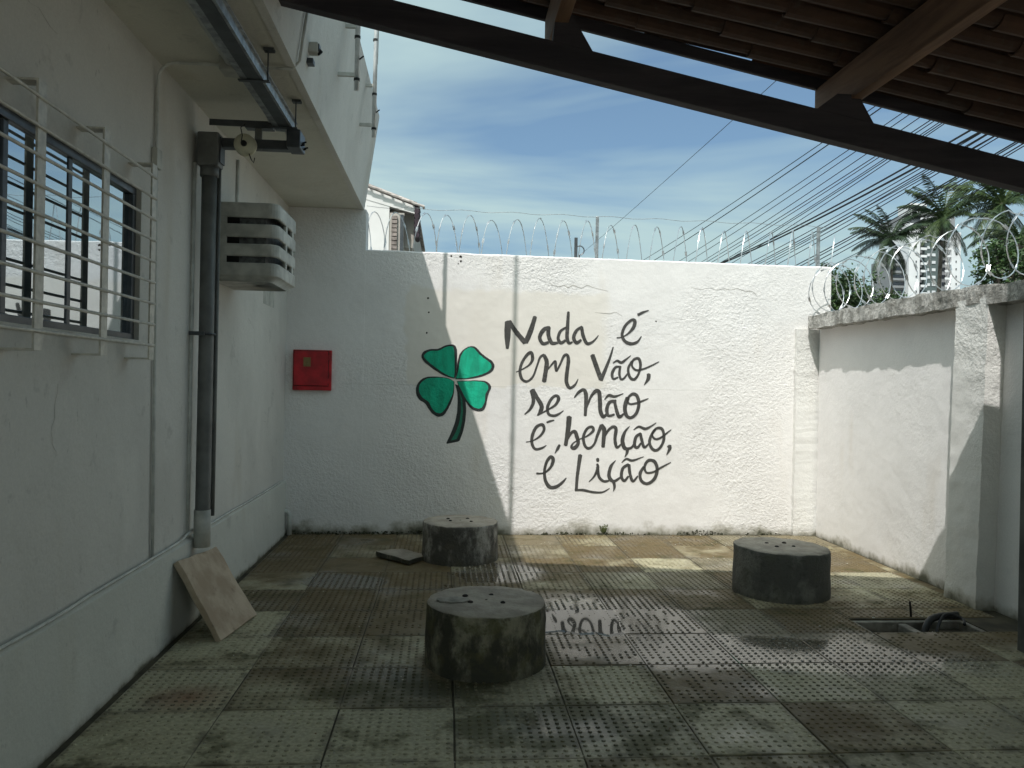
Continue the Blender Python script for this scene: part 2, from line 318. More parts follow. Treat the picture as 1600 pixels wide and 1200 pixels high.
# ------------------------------------------------------------------ ground and courtyard floor
gm = MB(); gm.add([(-900, -900, -.33), (900, -900, -.33), (900, 1500, -.33), (-900, 1500, -.33)], [(0, 1, 2, 3)])
tag(gm.build('ground', M['ground']), kind='structure')
TX0, TY0 = -.446, 3.516
PX0, PX1, PY0, PY1 = 2.56, 3.30, 4.53, 4.80               # drain pit
fl = MB()
for a, b in (((-1.6, 1.9, -.3), (3.75, PY0, -.006)), ((-1.6, PY1, -.3), (3.75, 7.62, -.006)), ((-1.6, PY0, -.3), (PX0, PY1, -.006)), ((PX1, PY0, -.3), (3.75, PY1, -.006))): fl.box(a, b)
floor = tag(fl.build('courtyard_floor', M['joint']), kind='structure')
def tile_mesh(kind, wx=.4945, wy=.4945):
    m = MB(); h = .0; t = .03; c = .003; hx, hy = wx / 2, wy / 2
    ring = lambda a, b, z: [(-a, -b, z), (a, -b, z), (a, b, z), (-a, b, z)]
    m.add(ring(hx, hy, -t) + ring(hx, hy, -c) + ring(hx - c, hy - c, 0), [(0, 1, 5, 4), (1, 2, 6, 5), (2, 3, 7, 6), (3, 0, 4, 7), (4, 5, 9, 8), (5, 6, 10, 9), (6, 7, 11, 10), (7, 4, 8, 11), (8, 9, 10, 11)])
    if kind == 'smooth': return m
    rg = random.Random({'stud': 1, 'worn': 2, 'broken': 3}[kind]); nx = int(round(wx / .041)); ny = int(round(wy / .041))
    for i in range(nx):
        for j in range(ny):
            hgt = {'stud': .0058, 'worn': .0042, 'broken': .0050}[kind] * rg.uniform(.75, 1.1)
            if kind == 'worn' and rg.random() < .12: continue
            if kind == 'broken' and mnoise.noise((i * .35, j * .35, 3)) > .12: continue
            x = -hx + (i + .5) * wx / nx; y = -hy + (j + .5) * wy / ny; r0 = .0112 * rg.uniform(.88, 1.1); r1 = r0 * .55; n = 6; a0 = rg.random()
            vs_ = [(x + r0 * math.cos(a0 + 2 * math.pi * k / n), y + r0 * math.sin(a0 + 2 * math.pi * k / n), -.0005) for k in range(n)] + [(x + r1 * math.cos(a0 + 2 * math.pi * k / n), y + r1 * math.sin(a0 + 2 * math.pi * k / n), hgt) for k in range(n)]
            m.add(vs_, [(k, (k + 1) % n, n + (k + 1) % n, n + k) for k in range(n)] + [tuple(range(n, 2 * n))])
    return m
def mesh_of(mb, name, mat):
    me = bpy.data.meshes.new(name); me.from_pydata(mb.v, [], mb.f); me.update(); me.materials.append(mat); return me
TM = {k: mesh_of(tile_mesh(k), 'paving_tile_' + k, M['tile']) for k in ('stud', 'worn', 'broken', 'smooth')}
rg = random.Random(11)
for k in range(-2, 8):
    for j in range(-3, 8):
        x = TX0 + .5 * (k + .5); y = TY0 + .5 * (j + .5)
        if k >= 6 and j == 2: continue                       # the drain pit lies here
        kind = rg.choices(('stud', 'worn', 'broken'), (5, 3.5, 2.2))[0]
        if (k, j) == (2, 2): kind = 'worn'
        if (k, j) in ((-2, 4), (-1, 5), (0, 5), (2, 7), (-1, 7), (5, 6)): kind = 'smooth'
        Mx = Matrix.Translation((x + rg.uniform(-.003, .003), y + rg.uniform(-.003, .003), (0 if (k, j) in ((2, 2), (1, 2)) else rg.uniform(-.002, .0012)))) @ Matrix.Rotation(rg.uniform(-.003, .003), 4, 'Z') @ Matrix.Rotation(0 if (k, j) == (2, 2) else rg.uniform(-.003, .003), 4, 'X') @ Matrix.Rotation(0 if (k, j) == (2, 2) else rg.uniform(-.003, .003), 4, 'Y') @ Matrix.Rotation(R(90) * rg.randrange(4), 4, 'Z')
        place(TM[kind], 'paving_tile', Mx, floor)
half = mesh_of(tile_mesh('worn', .49, .20), 'paving_tile_half', M['tile'])
for k in (6, 7): place(half, 'paving_tile', Matrix.Translation((TX0 + .5 * (k + .5), PY1 + .115, -.002)), floor)
cutm = mesh_of(tile_mesh('smooth', .082, .49), 'paving_tile_cut', M['tile'])
for j in range(-3, 8):
    if j != 2: place(cutm, 'paving_tile', Matrix.Translation((3.598, TY0 + .5 * (j + .5), -.004)), floor)
hs_ = MB().box((-1.6, -9, -.3), (3.75, 1.895, -.004)); tag(hs_.build('courtyard_bounce_slab', M['yard']), kind='structure')  # unseen pale slab behind the camera, added to bounce light
# puddle with the wall mirrored in it
pud = MB(); pc = [(850, 957), (872, 953), (900, 953), (932, 952), (959, 953), (966, 968), (973, 987), (950, 991), (930, 986), (905, 990), (880, 984), (852, 988)]
pts = []
for i in range(len(pc)):
    a, b = pz(*pc[i], .0048), pz(*pc[(i + 1) % len(pc)], .0048)
    for t in range(4):
        p = a.lerp(b, t / 4); d = mnoise.noise(p * 14) * .022; pts.append(p + Vector((d, mnoise.noise(p * 12 + Vector((5, 0, 0))) * .022, 0)))
for q_ in pts: q_.z = .0042
pass
cen_ = sum(pts, Vector()) / len(pts); rim_ = [Vector((p.x + (p.x - cen_.x) * .10, p.y + (p.y - cen_.y) * .10, -.001)) for p in pts]; k_ = len(pts)
pud.add(pts + rim_, [tuple(range(k_))] + [(i, k_ + i, k_ + (i + 1) % k_, (i + 1) % k_) for i in range(k_)]); tag(pud.build('puddle', M['water'], None), kind='structure')

# ------------------------------------------------------------------ building on the left
WX = -1.51
bld = empty('building', (WX, 3, 0), 'white painted building with barred window and overhanging flat roof on the left', 'building')
wy0, wy1, wz0, wz1 = 1.3, 4.0, 1.615, 2.36
m = MB()
for a, b in (((-1.8, -5, 0), (WX, 7.55, wz0)), ((-1.8, -5, wz1), (WX, 7.55, 3.06)), ((-1.8, -5, wz0), (WX, wy0, wz1)), ((-1.8, wy1, wz0), (WX, 7.55, wz1))): m.box(a, b)
m.build('wall', M['build'], bld)
# plinth: rows of rings with a slightly wavy lip
m = MB(); n = 90; prof_n = 4
for i in range(n + 1):
    y = -5 + 12.55 * i / n; z = .485 + .008 * mnoise.noise((y * 1.3, 0, 0)) + .004 * mnoise.noise((y * 6, 2, 0)); x = -1.478 + .004 * mnoise.noise((y * 2, 5, 0))
    m.v += [(WX - .02, y, z + .022), (WX + .006, y, z + .018), (x - .004, y, z), (x + .002, y, -.03)]
for i in range(n):
    for k in range(3): a = i * 4 + k; m.f.append((a, a + 1, a + 5, a + 4))
m.build('plinth', M['plinth'], bld)
MB().box((-1.9, -5, 3.06), (-.86, 7.56, 3.22)).build('soffit', M['soffit'], bld)
MB().hexa([Vector(p) for p in ((-.858, -5, 3.055), (-.815, -5, 3.055), (-.815, 7.56, 3.055), (-.858, 7.56, 3.055), (-.858, -5, 3.95), (-.69, -5, 3.95), (-.69, 7.56, 3.95), (-.858, 7.56, 3.95))]).build('parapet', M['build'], bld)
ew = MB(); ew.hexa([Vector(p) for p in ((-1.80, wall_y(-1.8) - .004, 0), (-.792, wall_y(-.79) - .004, 0), (-.792, 7.75, 0), (-1.80, 7.75, 0), (-1.80, wall_y(-1.8) - .004, 3.058), (-.792, wall_y(-.79) - .004, 3.058), (-.792, 7.75, 3.058), (-1.80, 7.75, 3.058))]); ew.build('end_wall', M['back'], bld)
for P in ([(WX, 5.0, 1.62), (WX, 5.03, 1.40), (WX, 5.01, 1.2), (WX, 5.05, 1.02)], [(WX, 6.9, .95), (WX, 6.75, 1.08), (WX, 6.6, 1.10)], [(WX, 3.2, 1.40), (WX, 3.16, 1.22), (WX, 3.2, 1.10)], [(WX, 2.6, 2.75), (WX, 2.9, 2.78), (WX, 3.2, 2.74)], [(WX, 6.1, 1.9), (WX, 6.3, 1.82), (WX, 6.34, 1.6)]):
    pts_ = []
    for a_, b_ in zip(P, P[1:]):
        for t in range(6): pts_.append(Vector(a_).lerp(Vector(b_), t / 6) + Vector((.0012, .010 * random.uniform(-1, 1), .010 * random.uniform(-1, 1))))
    m_ = MB(); vs_ = []
    for i_, p in enumerate(pts_):
        wd_ = .0016 * (.4 + random.random()); vs_ += [p + Vector((0, wd_, wd_ * .5)), p - Vector((0, wd_, wd_ * .5))]
    m_.add(vs_, [(2 * i_, 2 * i_ + 1, 2 * i_ + 3, 2 * i_ + 2) for i_ in range(len(pts_) - 1)]); m_.build('crack', M['crack'], bld)
# window
win = MB()
gx = -1.553
for a, b in ((( gx - .03, wy0, wz0), (gx + .02, wy1, wz0 + .035)), ((gx - .03, wy0, wz1 - .035), (gx + .02, wy1, wz1)), ((gx - .03, wy1 - .04, wz0 + .035), (gx + .02, wy1, wz1 - .035)), ((gx - .03, wy0, wz0 + .035), (gx + .02, wy0 + .04, wz1 - .035))): win.box(a, b)
winf = win.build('window', M['alu'], bld, bevel=.003)
mull = [px(107, 300, gx).y, px(4, 300, gx).y, px(4, 300, gx).y - .55]
mull.sort()
for y in mull: MB().box((gx - .025, y - .017, wz0 + .035), (gx + .008, y + .017, wz1 - .035)).build('mullion', M['alu'], winf, bevel=.003)
ys = [wy0 + .04] + mull + [wy1 - .04]
for i in range(len(ys) - 1):
    a = ys[i] + (.017 if i else 0); b = ys[i + 1] - (.017 if i < len(ys) - 2 else 0); d = .004 * (i % 2)
    MB().box((gx - .008 - d, a, wz0 + .035), (gx + .003 - d, b, wz1 - .035)).build('pane', M['glassp'], winf)
MB().box((WX - .10, wy0 - .01, wz0 - .02), (WX + .012, wy1 + .01, wz0 + .004)).build('sill', M['build'], winf, bevel=.004)
# window grille
gr = MB(); gX = -1.40; bars_y = [2.27, 2.82, 3.335, 3.855]
first = None
for i, y in enumerate(bars_y):
    b = MB(); z0, z1 = 1.523, 2.445
    b.box((gX - .004, y - .028, z0), (gX + .004, y + .028, z1)); b.box((WX - .01, y - .028, z1 - .008), (gX - .004, y + .028, z1)); b.box((WX - .01, y - .028, z0), (gX - .004, y + .028, z0 + .008))
    if i == 0: first = b.build('window_grille', M['grille'], bld)
    else: b.build('grille_bar', M['grille'], first)
for i in range(9):
    z = 1.590 + .0991 * i
    MB().tube([(gX + .008, 1.2, z + .002), (gX + .008, 2.6, z), (gX + .008, 3.87, z)], .0065, 8).build('grille_rod', M['grille'], first, True)

# ------------------------------------------------------------------ back wall with the painted words
bw = MB(); n = 140; X0, X1 = -.792, 3.80; TH = .16
tops = []
for i in range(n + 1):
    X = X0 + (X1 - X0) * i / n; zt = 2.683 - .003 * (X - X0) + .006 * mnoise.noise((X * 5, 1, 0)) + .003 * mnoise.noise((X * 19, 1, 0)); y = wall_y(X)
    bw.v += [(X, y, -.03), (X, y, zt - .012), (X, y + .012, zt), (X, y + TH, zt + .004), (X, y + TH, -.03)]
for i in range(n):
    for k in range(4): a = i * 5 + k; bw.f.append((a, a + 5, a + 6, a + 1))
bw.f.append((4, 3, 2, 1, 0)); e = n * 5; bw.f.append((e, e + 1, e + 2, e + 3, e + 4))
back = tag(bw.build('boundary_wall', M['back']), 'rough white boundary wall painted with a clover and dark words', 'wall')
pl = MB(); x0, x1 = 3.43, 3.69
pl.v = []; npz = 60
for i in range(npz + 1):
    z = -.03 + 2.07 * i / npz; d = lambda s_: .007 * mnoise.noise((s_, z * 4, 0)) + .004 * mnoise.noise((s_, z * 15, 3))
    for X, Y in ((x0 + d(1), wall_y(x0) + .02), (x0 + .006 + d(1), wall_y(x0) - .042 + d(2)), (x1 - .006 + d(3), wall_y(x1) - .042 + d(4)), (x1, wall_y(x1) + .02)): pl.v.append((X, Y, z))
for i in range(npz):
    for k in range(3): a = i * 4 + k; pl.f.append((a, a + 1, a + 5, a + 4))
a = npz * 4; pl.f.append((a, a + 1, a + 2, a + 3))
tag(pl.build('pilaster', M['rough'], back), 'rough plastered pilaster at the right end')

def smooth_path(P, per=6):
    out_ = []
    for i in range(len(P) - 1):
        p0 = P[max(i - 1, 0)]; p1 = P[i]; p2 = P[i + 1]; p3 = P[min(i + 2, len(P) - 1)]
        for t in range(per):
            u = t / per
            out_.append(tuple(.5 * ((2 * b) + (-a + c) * u + (2 * a - 5 * b + 4 * c - d) * u * u + (-a + 3 * b - 3 * c + d) * u ** 3) for a, b, c, d in zip(p0, p1, p2, p3)))
    out_.append(tuple(P[-1])); return out_
def ribbon(mb, P, conv, off):
    Q = smooth_path(P) if len(P) > 2 else [tuple(a + (b - a) * t / 4 for a, b in zip(P[0], P[1])) for t in range(5)]
    L, Rr = [], []
    for i, (x, y, wd) in enumerate(Q):
        a = Q[max(i - 1, 0)]; b = Q[min(i + 1, len(Q) - 1)]; dx, dy = b[0] - a[0], b[1] - a[1]; l = math.hypot(dx, dy) or 1
        wd = max(wd, 3.5) * (1 + .10 * mnoise.noise((x * .05, y * .05, off * 1000))); nx_, ny_ = -dy / l * wd / 2, dx / l * wd / 2
        L.append(conv(x + nx_, y + ny_, off)); Rr.append(conv(x - nx_, y - ny_, off))
    # rounded brush ends
    def capend(i, s_):
        x, y, wd = Q[i]; a = Q[max(i - 1, 0)]; b = Q[min(i + 1, len(Q) - 1)]; dx, dy = b[0] - a[0], b[1] - a[1]; l = math.hypot(dx, dy) or 1
        return conv(x + s_ * dx / l * wd * .22, y + s_ * dy / l * wd * .22, off)
    vs_ = [capend(0, -1)] + [p for pr in zip(L, Rr) for p in pr] + [capend(len(Q) - 1, 1)]; k = len(Q)
    fs = [(0, 1, 2)] + [(1 + 2 * i, 3 + 2 * i, 4 + 2 * i, 2 + 2 * i) for i in range(k - 1)] + [(2 * k - 1, 2 * k + 1, 2 * k)]
    mb.add(vs_, fs)
cA = lambda x, y, o: pw(770 + x / 7.5, 470 + y / 7.5, o)
cB = lambda x, y, o: pw(900 + x / 7.5, 470 + y / 7.5, o)
cC = lambda x, y, o: pw(800 + x / 6.154, 600 + y / 6.154, o)
LINES = [
 ('painted words Nada é', [
  (cA, [(175,245,70),(172,400,74),(170,560,34)]), (cA, [(190,240,52),(270,360,54),(378,490,62)]), (cA, [(385,488,58),(440,360,58),(496,185,44)]),
  (cA, [(670,315,40),(600,335,48),(550,425,44),(585,500,42),(650,488,34)]), (cA, [(655,312,48),(652,400,46),(690,492,44),(765,490,26)]),
  (cA, [(858,312,24),(792,358,34),(766,440,36),(798,492,40),(852,462,28)]), (cA, [(886,130,32),(876,300,42),(870,430,44),(892,494,38),(935,482,16)]),
  (cA, [(1046,302,26),(980,350,36),(948,430,42),(980,492,42),(1035,458,30)]), (cA, [(1042,306,34),(1056,400,44),(1098,494,38),(1150,492,30),(1195,458,20),(1238,405,10)]),
  (cB, [(478,433,14),(535,426,14),(605,388,20),(672,315,40),(690,240,42),(650,226,34),(575,296,32),(540,395,34),(572,472,38),(645,503,38),(720,480,28),(766,415,10)]), (cB, [(725,165,32),(785,135,28),(852,112,10)])]),
 ('painted words em Vão', [
  (cA, [(275,835,12),(345,803,16),(428,750,24),(466,680,38),(448,606,40),(392,645,36),(338,735,32),(318,830,36),(342,918,34),(402,944,28),(470,888,24),(518,762,22),(555,662,28),(605,632,30)]), (cA, [(600,636,40),(632,720,52),(616,850,52),(600,948,52)]),
  (cA, [(648,802,16),(690,748,22),(732,708,28),(736,770,34),(746,822,24),(792,738,24),(832,650,32),(872,634,32),(886,705,44),(868,850,44),(864,955,44),(902,1020,38),(962,985,26),(1000,915,8)]),
  (cB, [(192,636,56),(242,780,54),(292,920,52)]), (cB, [(292,930,44),(350,790,36),(400,660,28),(436,540,14)]),
  (cB, [(432,732,12),(482,702,28),(530,724,32),(582,690,24),(642,640,8)]), (cB, [(520,772,26),(462,780,30),(424,850,36),(436,914,28),(492,896,20)]), (cB, [(520,766,26),(508,850,30),(524,914,28),(562,908,24),(606,850,16)]),
  (cB, [(655,705,22),(612,795,30),(630,892,34),(684,920,32),(734,852,26),(756,750,34),(732,676,34),(672,694,26),(656,762,24),(706,812,26),(792,798,22),(870,766,20),(972,714,10)]), (cB, [(852,858,48),(846,915,42),(800,985,8)])]),
 ('painted words se não', [
  (cC, [(122,292,12),(176,240,26),(206,165,34),(192,60,46)]), (cC, [(196,56,46),(240,130,38),(284,210,42),(272,268,36),(244,302,14)]), (cC, [(246,302,12),(340,250,16),(418,200,24),(448,140,34),(424,112,28),(380,142,28),(342,220,30),(352,288,28),(402,305,26),(450,288,20),(496,255,6)]),
  (cC, [(600,130,12),(640,80,28),(692,56,32),(712,115,40),(708,230,32),(704,305,28)]), (cC, [(715,235,16),(755,130,24),(800,72,36),(836,76,38),(846,170,40),(850,260,40),(880,314,36),(925,268,16)]),
  (cC, [(890,150,10),(930,110,26),(990,120,24),(1070,92,8)]), (cC, [(1000,162,28),(940,175,32),(912,240,36),(926,304,28),(985,292,20)]), (cC, [(985,160,30),(1002,240,32),(1030,314,34),(1075,286,16)]),
  (cC, [(1112,132,42),(1086,220,40),(1098,298,36),(1142,324,28),(1196,280,30),(1220,190,32),(1200,112,34),(1156,97,28),(1112,142,22),(1128,190,20),(1192,185,20),(1250,165,20),(1312,138,8)])]),
 ('painted words é benção', [
  (cC, [(135,558,10),(200,545,12),(270,500,22),(308,440,28),(292,392,30),(236,412,30),(197,490,32),(192,570,30),(222,624,26),(282,618,22),(330,590,8)]), (cC, [(335,370,20),(370,356,20),(405,348,12)]), (cC, [(458,585,22),(440,620,28),(412,668,6)]),
  (cC, [(550,315,50),(540,430,46),(515,590,34)]), (cC, [(530,545,16),(560,480,28),(602,456,34),(622,500,38),(636,570,34),(602,614,38),(572,606,28),(590,568,14),(652,530,12)]),
  (cC, [(650,530,12),(722,500,16),(780,450,28),(768,412,28),(720,432,26),(686,510,28),(702,594,28),(742,618,26),(790,578,22),(822,490,28),(860,396,34)]), (cC, [(858,394,38),(886,440,44),(882,520,38),(875,605,34)]), (cC, [(886,520,14),(922,450,24),(970,412,28),(1000,434,34),(990,530,32),(1008,608,28),(1052,576,14)]),
  (cC, [(1132,405,6),(1086,460,26),(1062,540,38),(1078,608,38),(1108,622,28),(1152,608,22),(1182,556,16)]), (cC, [(1108,622,30),(1106,660,28),(1084,705,6)]), (cC, [(1170,440,8),(1220,410,22),(1280,430,26),(1330,410,18),(1386,373,6)]), (cC, [(1240,475,26),(1192,510,30),(1178,588,30),(1206,610,26),(1240,568,18)]), (cC, [(1235,475,26),(1248,540,30),(1272,608,26),(1314,574,14)]),
  (cC, [(1380,432,22),(1346,480,26),(1322,555,28),(1346,620,28),(1392,636,26),(1440,588,26),(1462,510,28),(1442,432,28),(1386,428,22),(1348,488,20),(1382,530,20),(1440,510,20),(1490,470,16),(1532,438,6)]), (cC, [(1510,592,40),(1516,622,34),(1486,682,6)])]),
 ('painted words e Lição', [
  (cC, [(235,860,20),(310,855,16),(370,802,26),(396,732,36),(372,700,32),(332,752,28),(312,840,28),(322,930,32),(362,990,38),(422,990,32),(480,950,26),(522,903,10)]),
  (cC, [(656,682,40),(642,780,34),(626,900,30),(618,1018,30)]), (cC, [(606,1022,20),(680,1020,24),(780,1040,22),(870,1040,18),(938,1003,8)]),
  (cC, [(740,940,8),(790,888,20),(824,812,28),(820,768,22)]), (cC, [(822,800,30),(836,890,28),(880,934,26),(932,930,18)]), (cC, [(822,716,30),(826,744,28)]),
  (cC, [(998,733,5),(952,790,28),(932,870,34),(948,918,36),(986,934,28),(1044,896,18)]), (cC, [(976,938,30),(986,985,26),(974,1032,6)]), (cC, [(1055,755,8),(1100,720,20),(1160,735,22),(1266,698,6)]), (cC, [(1122,772,26),(1066,810,28),(1052,890,30),(1080,930,26),(1120,886,18)]), (cC, [(1125,775,28),(1134,860,30),(1162,934,26),(1210,884,14)]),
  (cC, [(1268,795,24),(1232,860,30),(1244,930,30),(1302,958,28),(1370,910,30),(1396,820,32),(1370,746,32),(1312,735,28),(1276,790,24),(1292,850,20),(1362,845,20),(1430,805,20),(1527,753,8)])]),
]
WORDCUT = {'Nadaé': 9, 'emVão': 3, 'senão': 3, 'ébenção': 2, 'eLição': 1}
for lab, strokes in LINES:
    words = lab.split()[2:]; cut = WORDCUT[words[0] + words[1]]
    for wd_, (i0, i1) in zip(words, ((0, cut), (cut, len(strokes)))):
        m = MB()
        for i in range(i0, i1): ribbon(m, strokes[i][1], strokes[i][0], .0022 + .00012 * i)
        tag(m.build('lettering', M['ink'], back), 'dark grey hand-painted word ' + wd_)
cK = lambda x, y, o: pw(640 + x / 7.06, 530 + y / 7.06, o)
def poly(mb, P, off):
    Q = smooth_path([(*p, 0) for p in P] + [(*P[0], 0)], 4)[:-1]
    cx = sum(p[0] for p in Q) / len(Q); cy = sum(p[1] for p in Q) / len(Q)
    vs_ = [cK(cx, cy, off)]
    for x, y, _ in Q:
        d = 3.0 * mnoise.noise((x * .06, y * .06, off * 500)); l = math.hypot(x - cx, y - cy); vs_.append(cK(x + (x - cx) / l * d, y + (y - cy) / l * d, off))
    k = len(Q); mb.add(vs_, [(0, 1 + i, 1 + (i + 1) % k) for i in range(k)])
LEAF = [([(495,435),(400,410),(300,355),(210,290),(155,240),(130,190),(150,140),(220,110),(310,105),(380,75),(440,58),(495,65),(520,110),(525,180),(520,300),(510,400)], [(492,425),(420,398),(330,343),(230,268),(165,205),(170,165),(230,130),(320,125),(400,87),(450,76),(478,88),(492,130),(497,250),(496,350)]),
 ([(505,440),(520,330),(540,200),(570,140),(630,90),(690,75),(740,95),(790,150),(850,200),(910,240),(935,290),(915,350),(840,395),(740,425),(620,440)], [(512,432),(540,330),(560,210),(600,130),(660,92),(712,102),(768,165),(828,215),(888,260),(904,300),(885,340),(820,380),(720,410),(620,430)]),
 ([(495,470),(430,430),(330,415),(230,412),(150,430),(95,480),(70,540),(75,610),(110,670),(170,710),(210,770),(260,830),(320,855),(380,835),(430,760),(470,670),(490,580)], [(485,460),(400,430),(300,425),(210,430),(150,460),(110,510),(105,570),(140,640),(210,690),(245,760),(290,805),(340,815),(380,785),(430,700),(475,600),(488,520)]),
 ([(520,462),(620,455),(740,455),(830,460),(880,490),(900,530),(880,580),(860,640),(840,740),(810,785),(760,795),(690,775),(640,720),(580,620),(540,520)], [(525,468),(640,465),(740,465),(820,475),(860,510),(865,550),(835,610),(830,680),(805,740),(770,765),(710,750),(650,700),(590,600),(550,520)])]
clov = MB()
SO = [(500,495),(525,580),(530,680),(525,800),(500,920),(450,1050),(398,1158),(470,1135),(548,1130),(590,1020),(615,900),(625,780),(615,650),(560,560),(540,510)]
SI = [(548,580),(565,680),(568,790),(548,920),(508,1030),(455,1118),(520,1100),(555,1020),(580,900),(590,780),(580,660)]
def stroke_poly(mb, P, off):
    # the stem is a bent strip: pair the two long sides
    k = len(P); hi = k // 2; A_ = P[:hi + 1]; B_ = list(reversed(P[hi:])) ; B_ = [P[0]] + B_[:-1] if False else B_
    n_ = 24
    def samp(Pp, t):
        L_ = [0]
        for i in range(len(Pp) - 1): L_.append(L_[-1] + math.dist(Pp[i], Pp[i + 1]))
        s_ = t * L_[-1]
        for i in range(len(Pp) - 1):
            if s_ <= L_[i + 1] + 1e-9:
                u = (s_ - L_[i]) / max(L_[i + 1] - L_[i], 1e-9); return tuple(a + (b - a) * u for a, b in zip(Pp[i], Pp[i + 1]))
        return Pp[-1]
    vs_ = []
    for i in range(n_ + 1): vs_ += [cK(*samp(A_, i / n_), off), cK(*samp(B_, i / n_), off)]
    mb.add(vs_, [(2 * i, 2 * i + 1, 2 * i + 3, 2 * i + 2) for i in range(n_)])
stroke_poly(clov, SO[:7] + SO[7:], .0024)
for i, (o_, _) in enumerate(LEAF): poly(clov, o_, .0025 + .00012 * i)
cl = tag(clov.build('clover', M['black'], back), 'painted four-leaf clover with black outline')
for i, (_, in_) in enumerate(LEAF):
    m = MB(); poly(m, in_, .0032 + .0001 * i); m.build('clover_leaf', M['green'], cl)
m = MB(); stroke_poly(m, SI, .0031); m.build('clover_stem', M['stemgreen'], cl)
cP = lambda x, y, o: pw(x, y, o)
for P in ([(858,442,.4),(866,446,.8),(874,448,1.2),(881,446,1.6),(888,449,1.8),(895,446,2.0),(902,448,1.2),(909,450,1.0),(918,446,1.4),(926,449,.9),(938,452,.7),(950,455,.4)], [(1080,449,.4),(1095,452,.6),(1108,450,.5),(1120,453,.9),(1132,451,1.0),(1142,453,1.1),(1152,451,1.3),(1164,455,1.0),(1174,455,1.2),(1180,459,.8),(1183,464,.4)], [(930,488,.5),(952,490,1.2),(962,488,1.0),(972,494,.4)]):
    m = MB(); 
    Q = [(x * 10, y * 10, wd * 6) for x, y, wd in P]; ribbon(m, Q, lambda x, y, o: pw(x / 10, y / 10, o), .0018); m.build('crack', M['crack'], back)
m = MB()
for x, y, s_ in ((705,400,1.6),(720,401,2.2),(720,408,1.8),(716,412,1.0),(670,488,1.4),(669,466,1.6),(667,520,1.5),(1025,502,1.3),(1290,555,1.0)):
    c = pw(x, y, .0015); r_ = s_ * .0062; m.add([c] + [c + Vector((r_ * math.cos(a) * random.uniform(.7, 1.2), 0, r_ * math.sin(a) * random.uniform(.7, 1.2))) for a in [k * math.pi / 4 for k in range(8)]], [(0, 1 + k, 1 + (k + 1) % 8) for k in range(8)])
for i, v in enumerate(m.v): m.v[i] = (v[0], wall_y(v[0]) - .0015, v[2])
m.build('nail_hole', M['hole'], back, kind='stuff')

# ------------------------------------------------------------------ wall on the right with pillar and coping
def rough_block(mb, a, b, nx, ny, nz, amp, fr, seed=0):
    x0, y0, z0 = a; x1, y1, z1 = b
    def face(o, u, v, nu, nv):
        base = len(mb.v)
        for i in range(nu + 1):
            for j in range(nv + 1):
                p = Vector(o) + Vector(u) * (i / nu) + Vector(v) * (j / nv)
                d = Vector((mnoise.noise(p * fr + Vector((seed, 0, 0))), mnoise.noise(p * fr + Vector((0, 7 + seed, 0))), mnoise.noise(p * fr + Vector((0, 0, 13 + seed))))) * amp
                d += Vector((mnoise.noise(p * fr * 3.1 + Vector((seed, 0, 0))), mnoise.noise(p * fr * 3.1 + Vector((0, 7, 0))), mnoise.noise(p * fr * 3.1 + Vector((0, 0, 3))))) * amp * .5
                mb.v.append(tuple(p + d))
        for i in range(nu):
            for j in range(nv):
                q_ = base + i * (nv + 1) + j; mb.f.append((q_, q_ + nv + 1, q_ + nv + 2, q_ + 1))
    dx, dy, dz = (x1 - x0, 0, 0), (0, y1 - y0, 0), (0, 0, z1 - z0)
    face((x0, y0, z0), dx, dz, nx, nz); face((x1, y1, z0), (-dx[0], 0, 0), dz, nx, nz); face((x0, y1, z0), (0, -dy[1], 0), dz, ny, nz); face((x1, y0, z0), dy, dz, ny, nz); face((x0, y0, z1), dx, dy, nx, ny); face((x0, y1, z0), dx, (0, -dy[1], 0), nx, ny)
    return mb
side = empty('side_wall', (3.65, 6, 0), 'low white side wall with weathered concrete coping on the right', 'wall')
MB().hexa([Vector(p) for p in ((3.63, -5, -.03), (3.80, -5, -.03), (3.80, 7.52, -.03), (3.655, 7.52, -.03), (3.63, -5, 2.05), (3.80, -5, 2.05), (3.80, 7.52, 2.05), (3.655, 7.52, 2.05))]).build('wall', M['right'], side)
rough_block(MB(), (3.515, 4.92, 2.035), (3.84, 7.50, 2.165), 8, 100, 6, .015, 7, 1).build('coping', M['coping'], side)
rough_block(MB(), (3.515, -5, 2.022), (3.84, 4.912, 2.142), 6, 140, 4, .010, 5, 4).build('coping', M['coping'], side)
pm = rough_block(MB(), (3.522, 4.97, -.03), (3.66, 5.30, 2.07), 6, 10, 70, .007, 9, 2)
pm.v = [(x, y - .07 * z / 2.05, z) for x, y, z in pm.v]
tag(pm.build('pillar', M['rough'], side, True), 'rough plastered pillar of the side wall')
rp = tag(MB().box((3.218, 4.06, -.03), (3.36, 4.19, 3.0)).build('roof_post', M['postm'], None, bevel=.008), 'tall grey post at the right edge under the tiled roof', 'post')

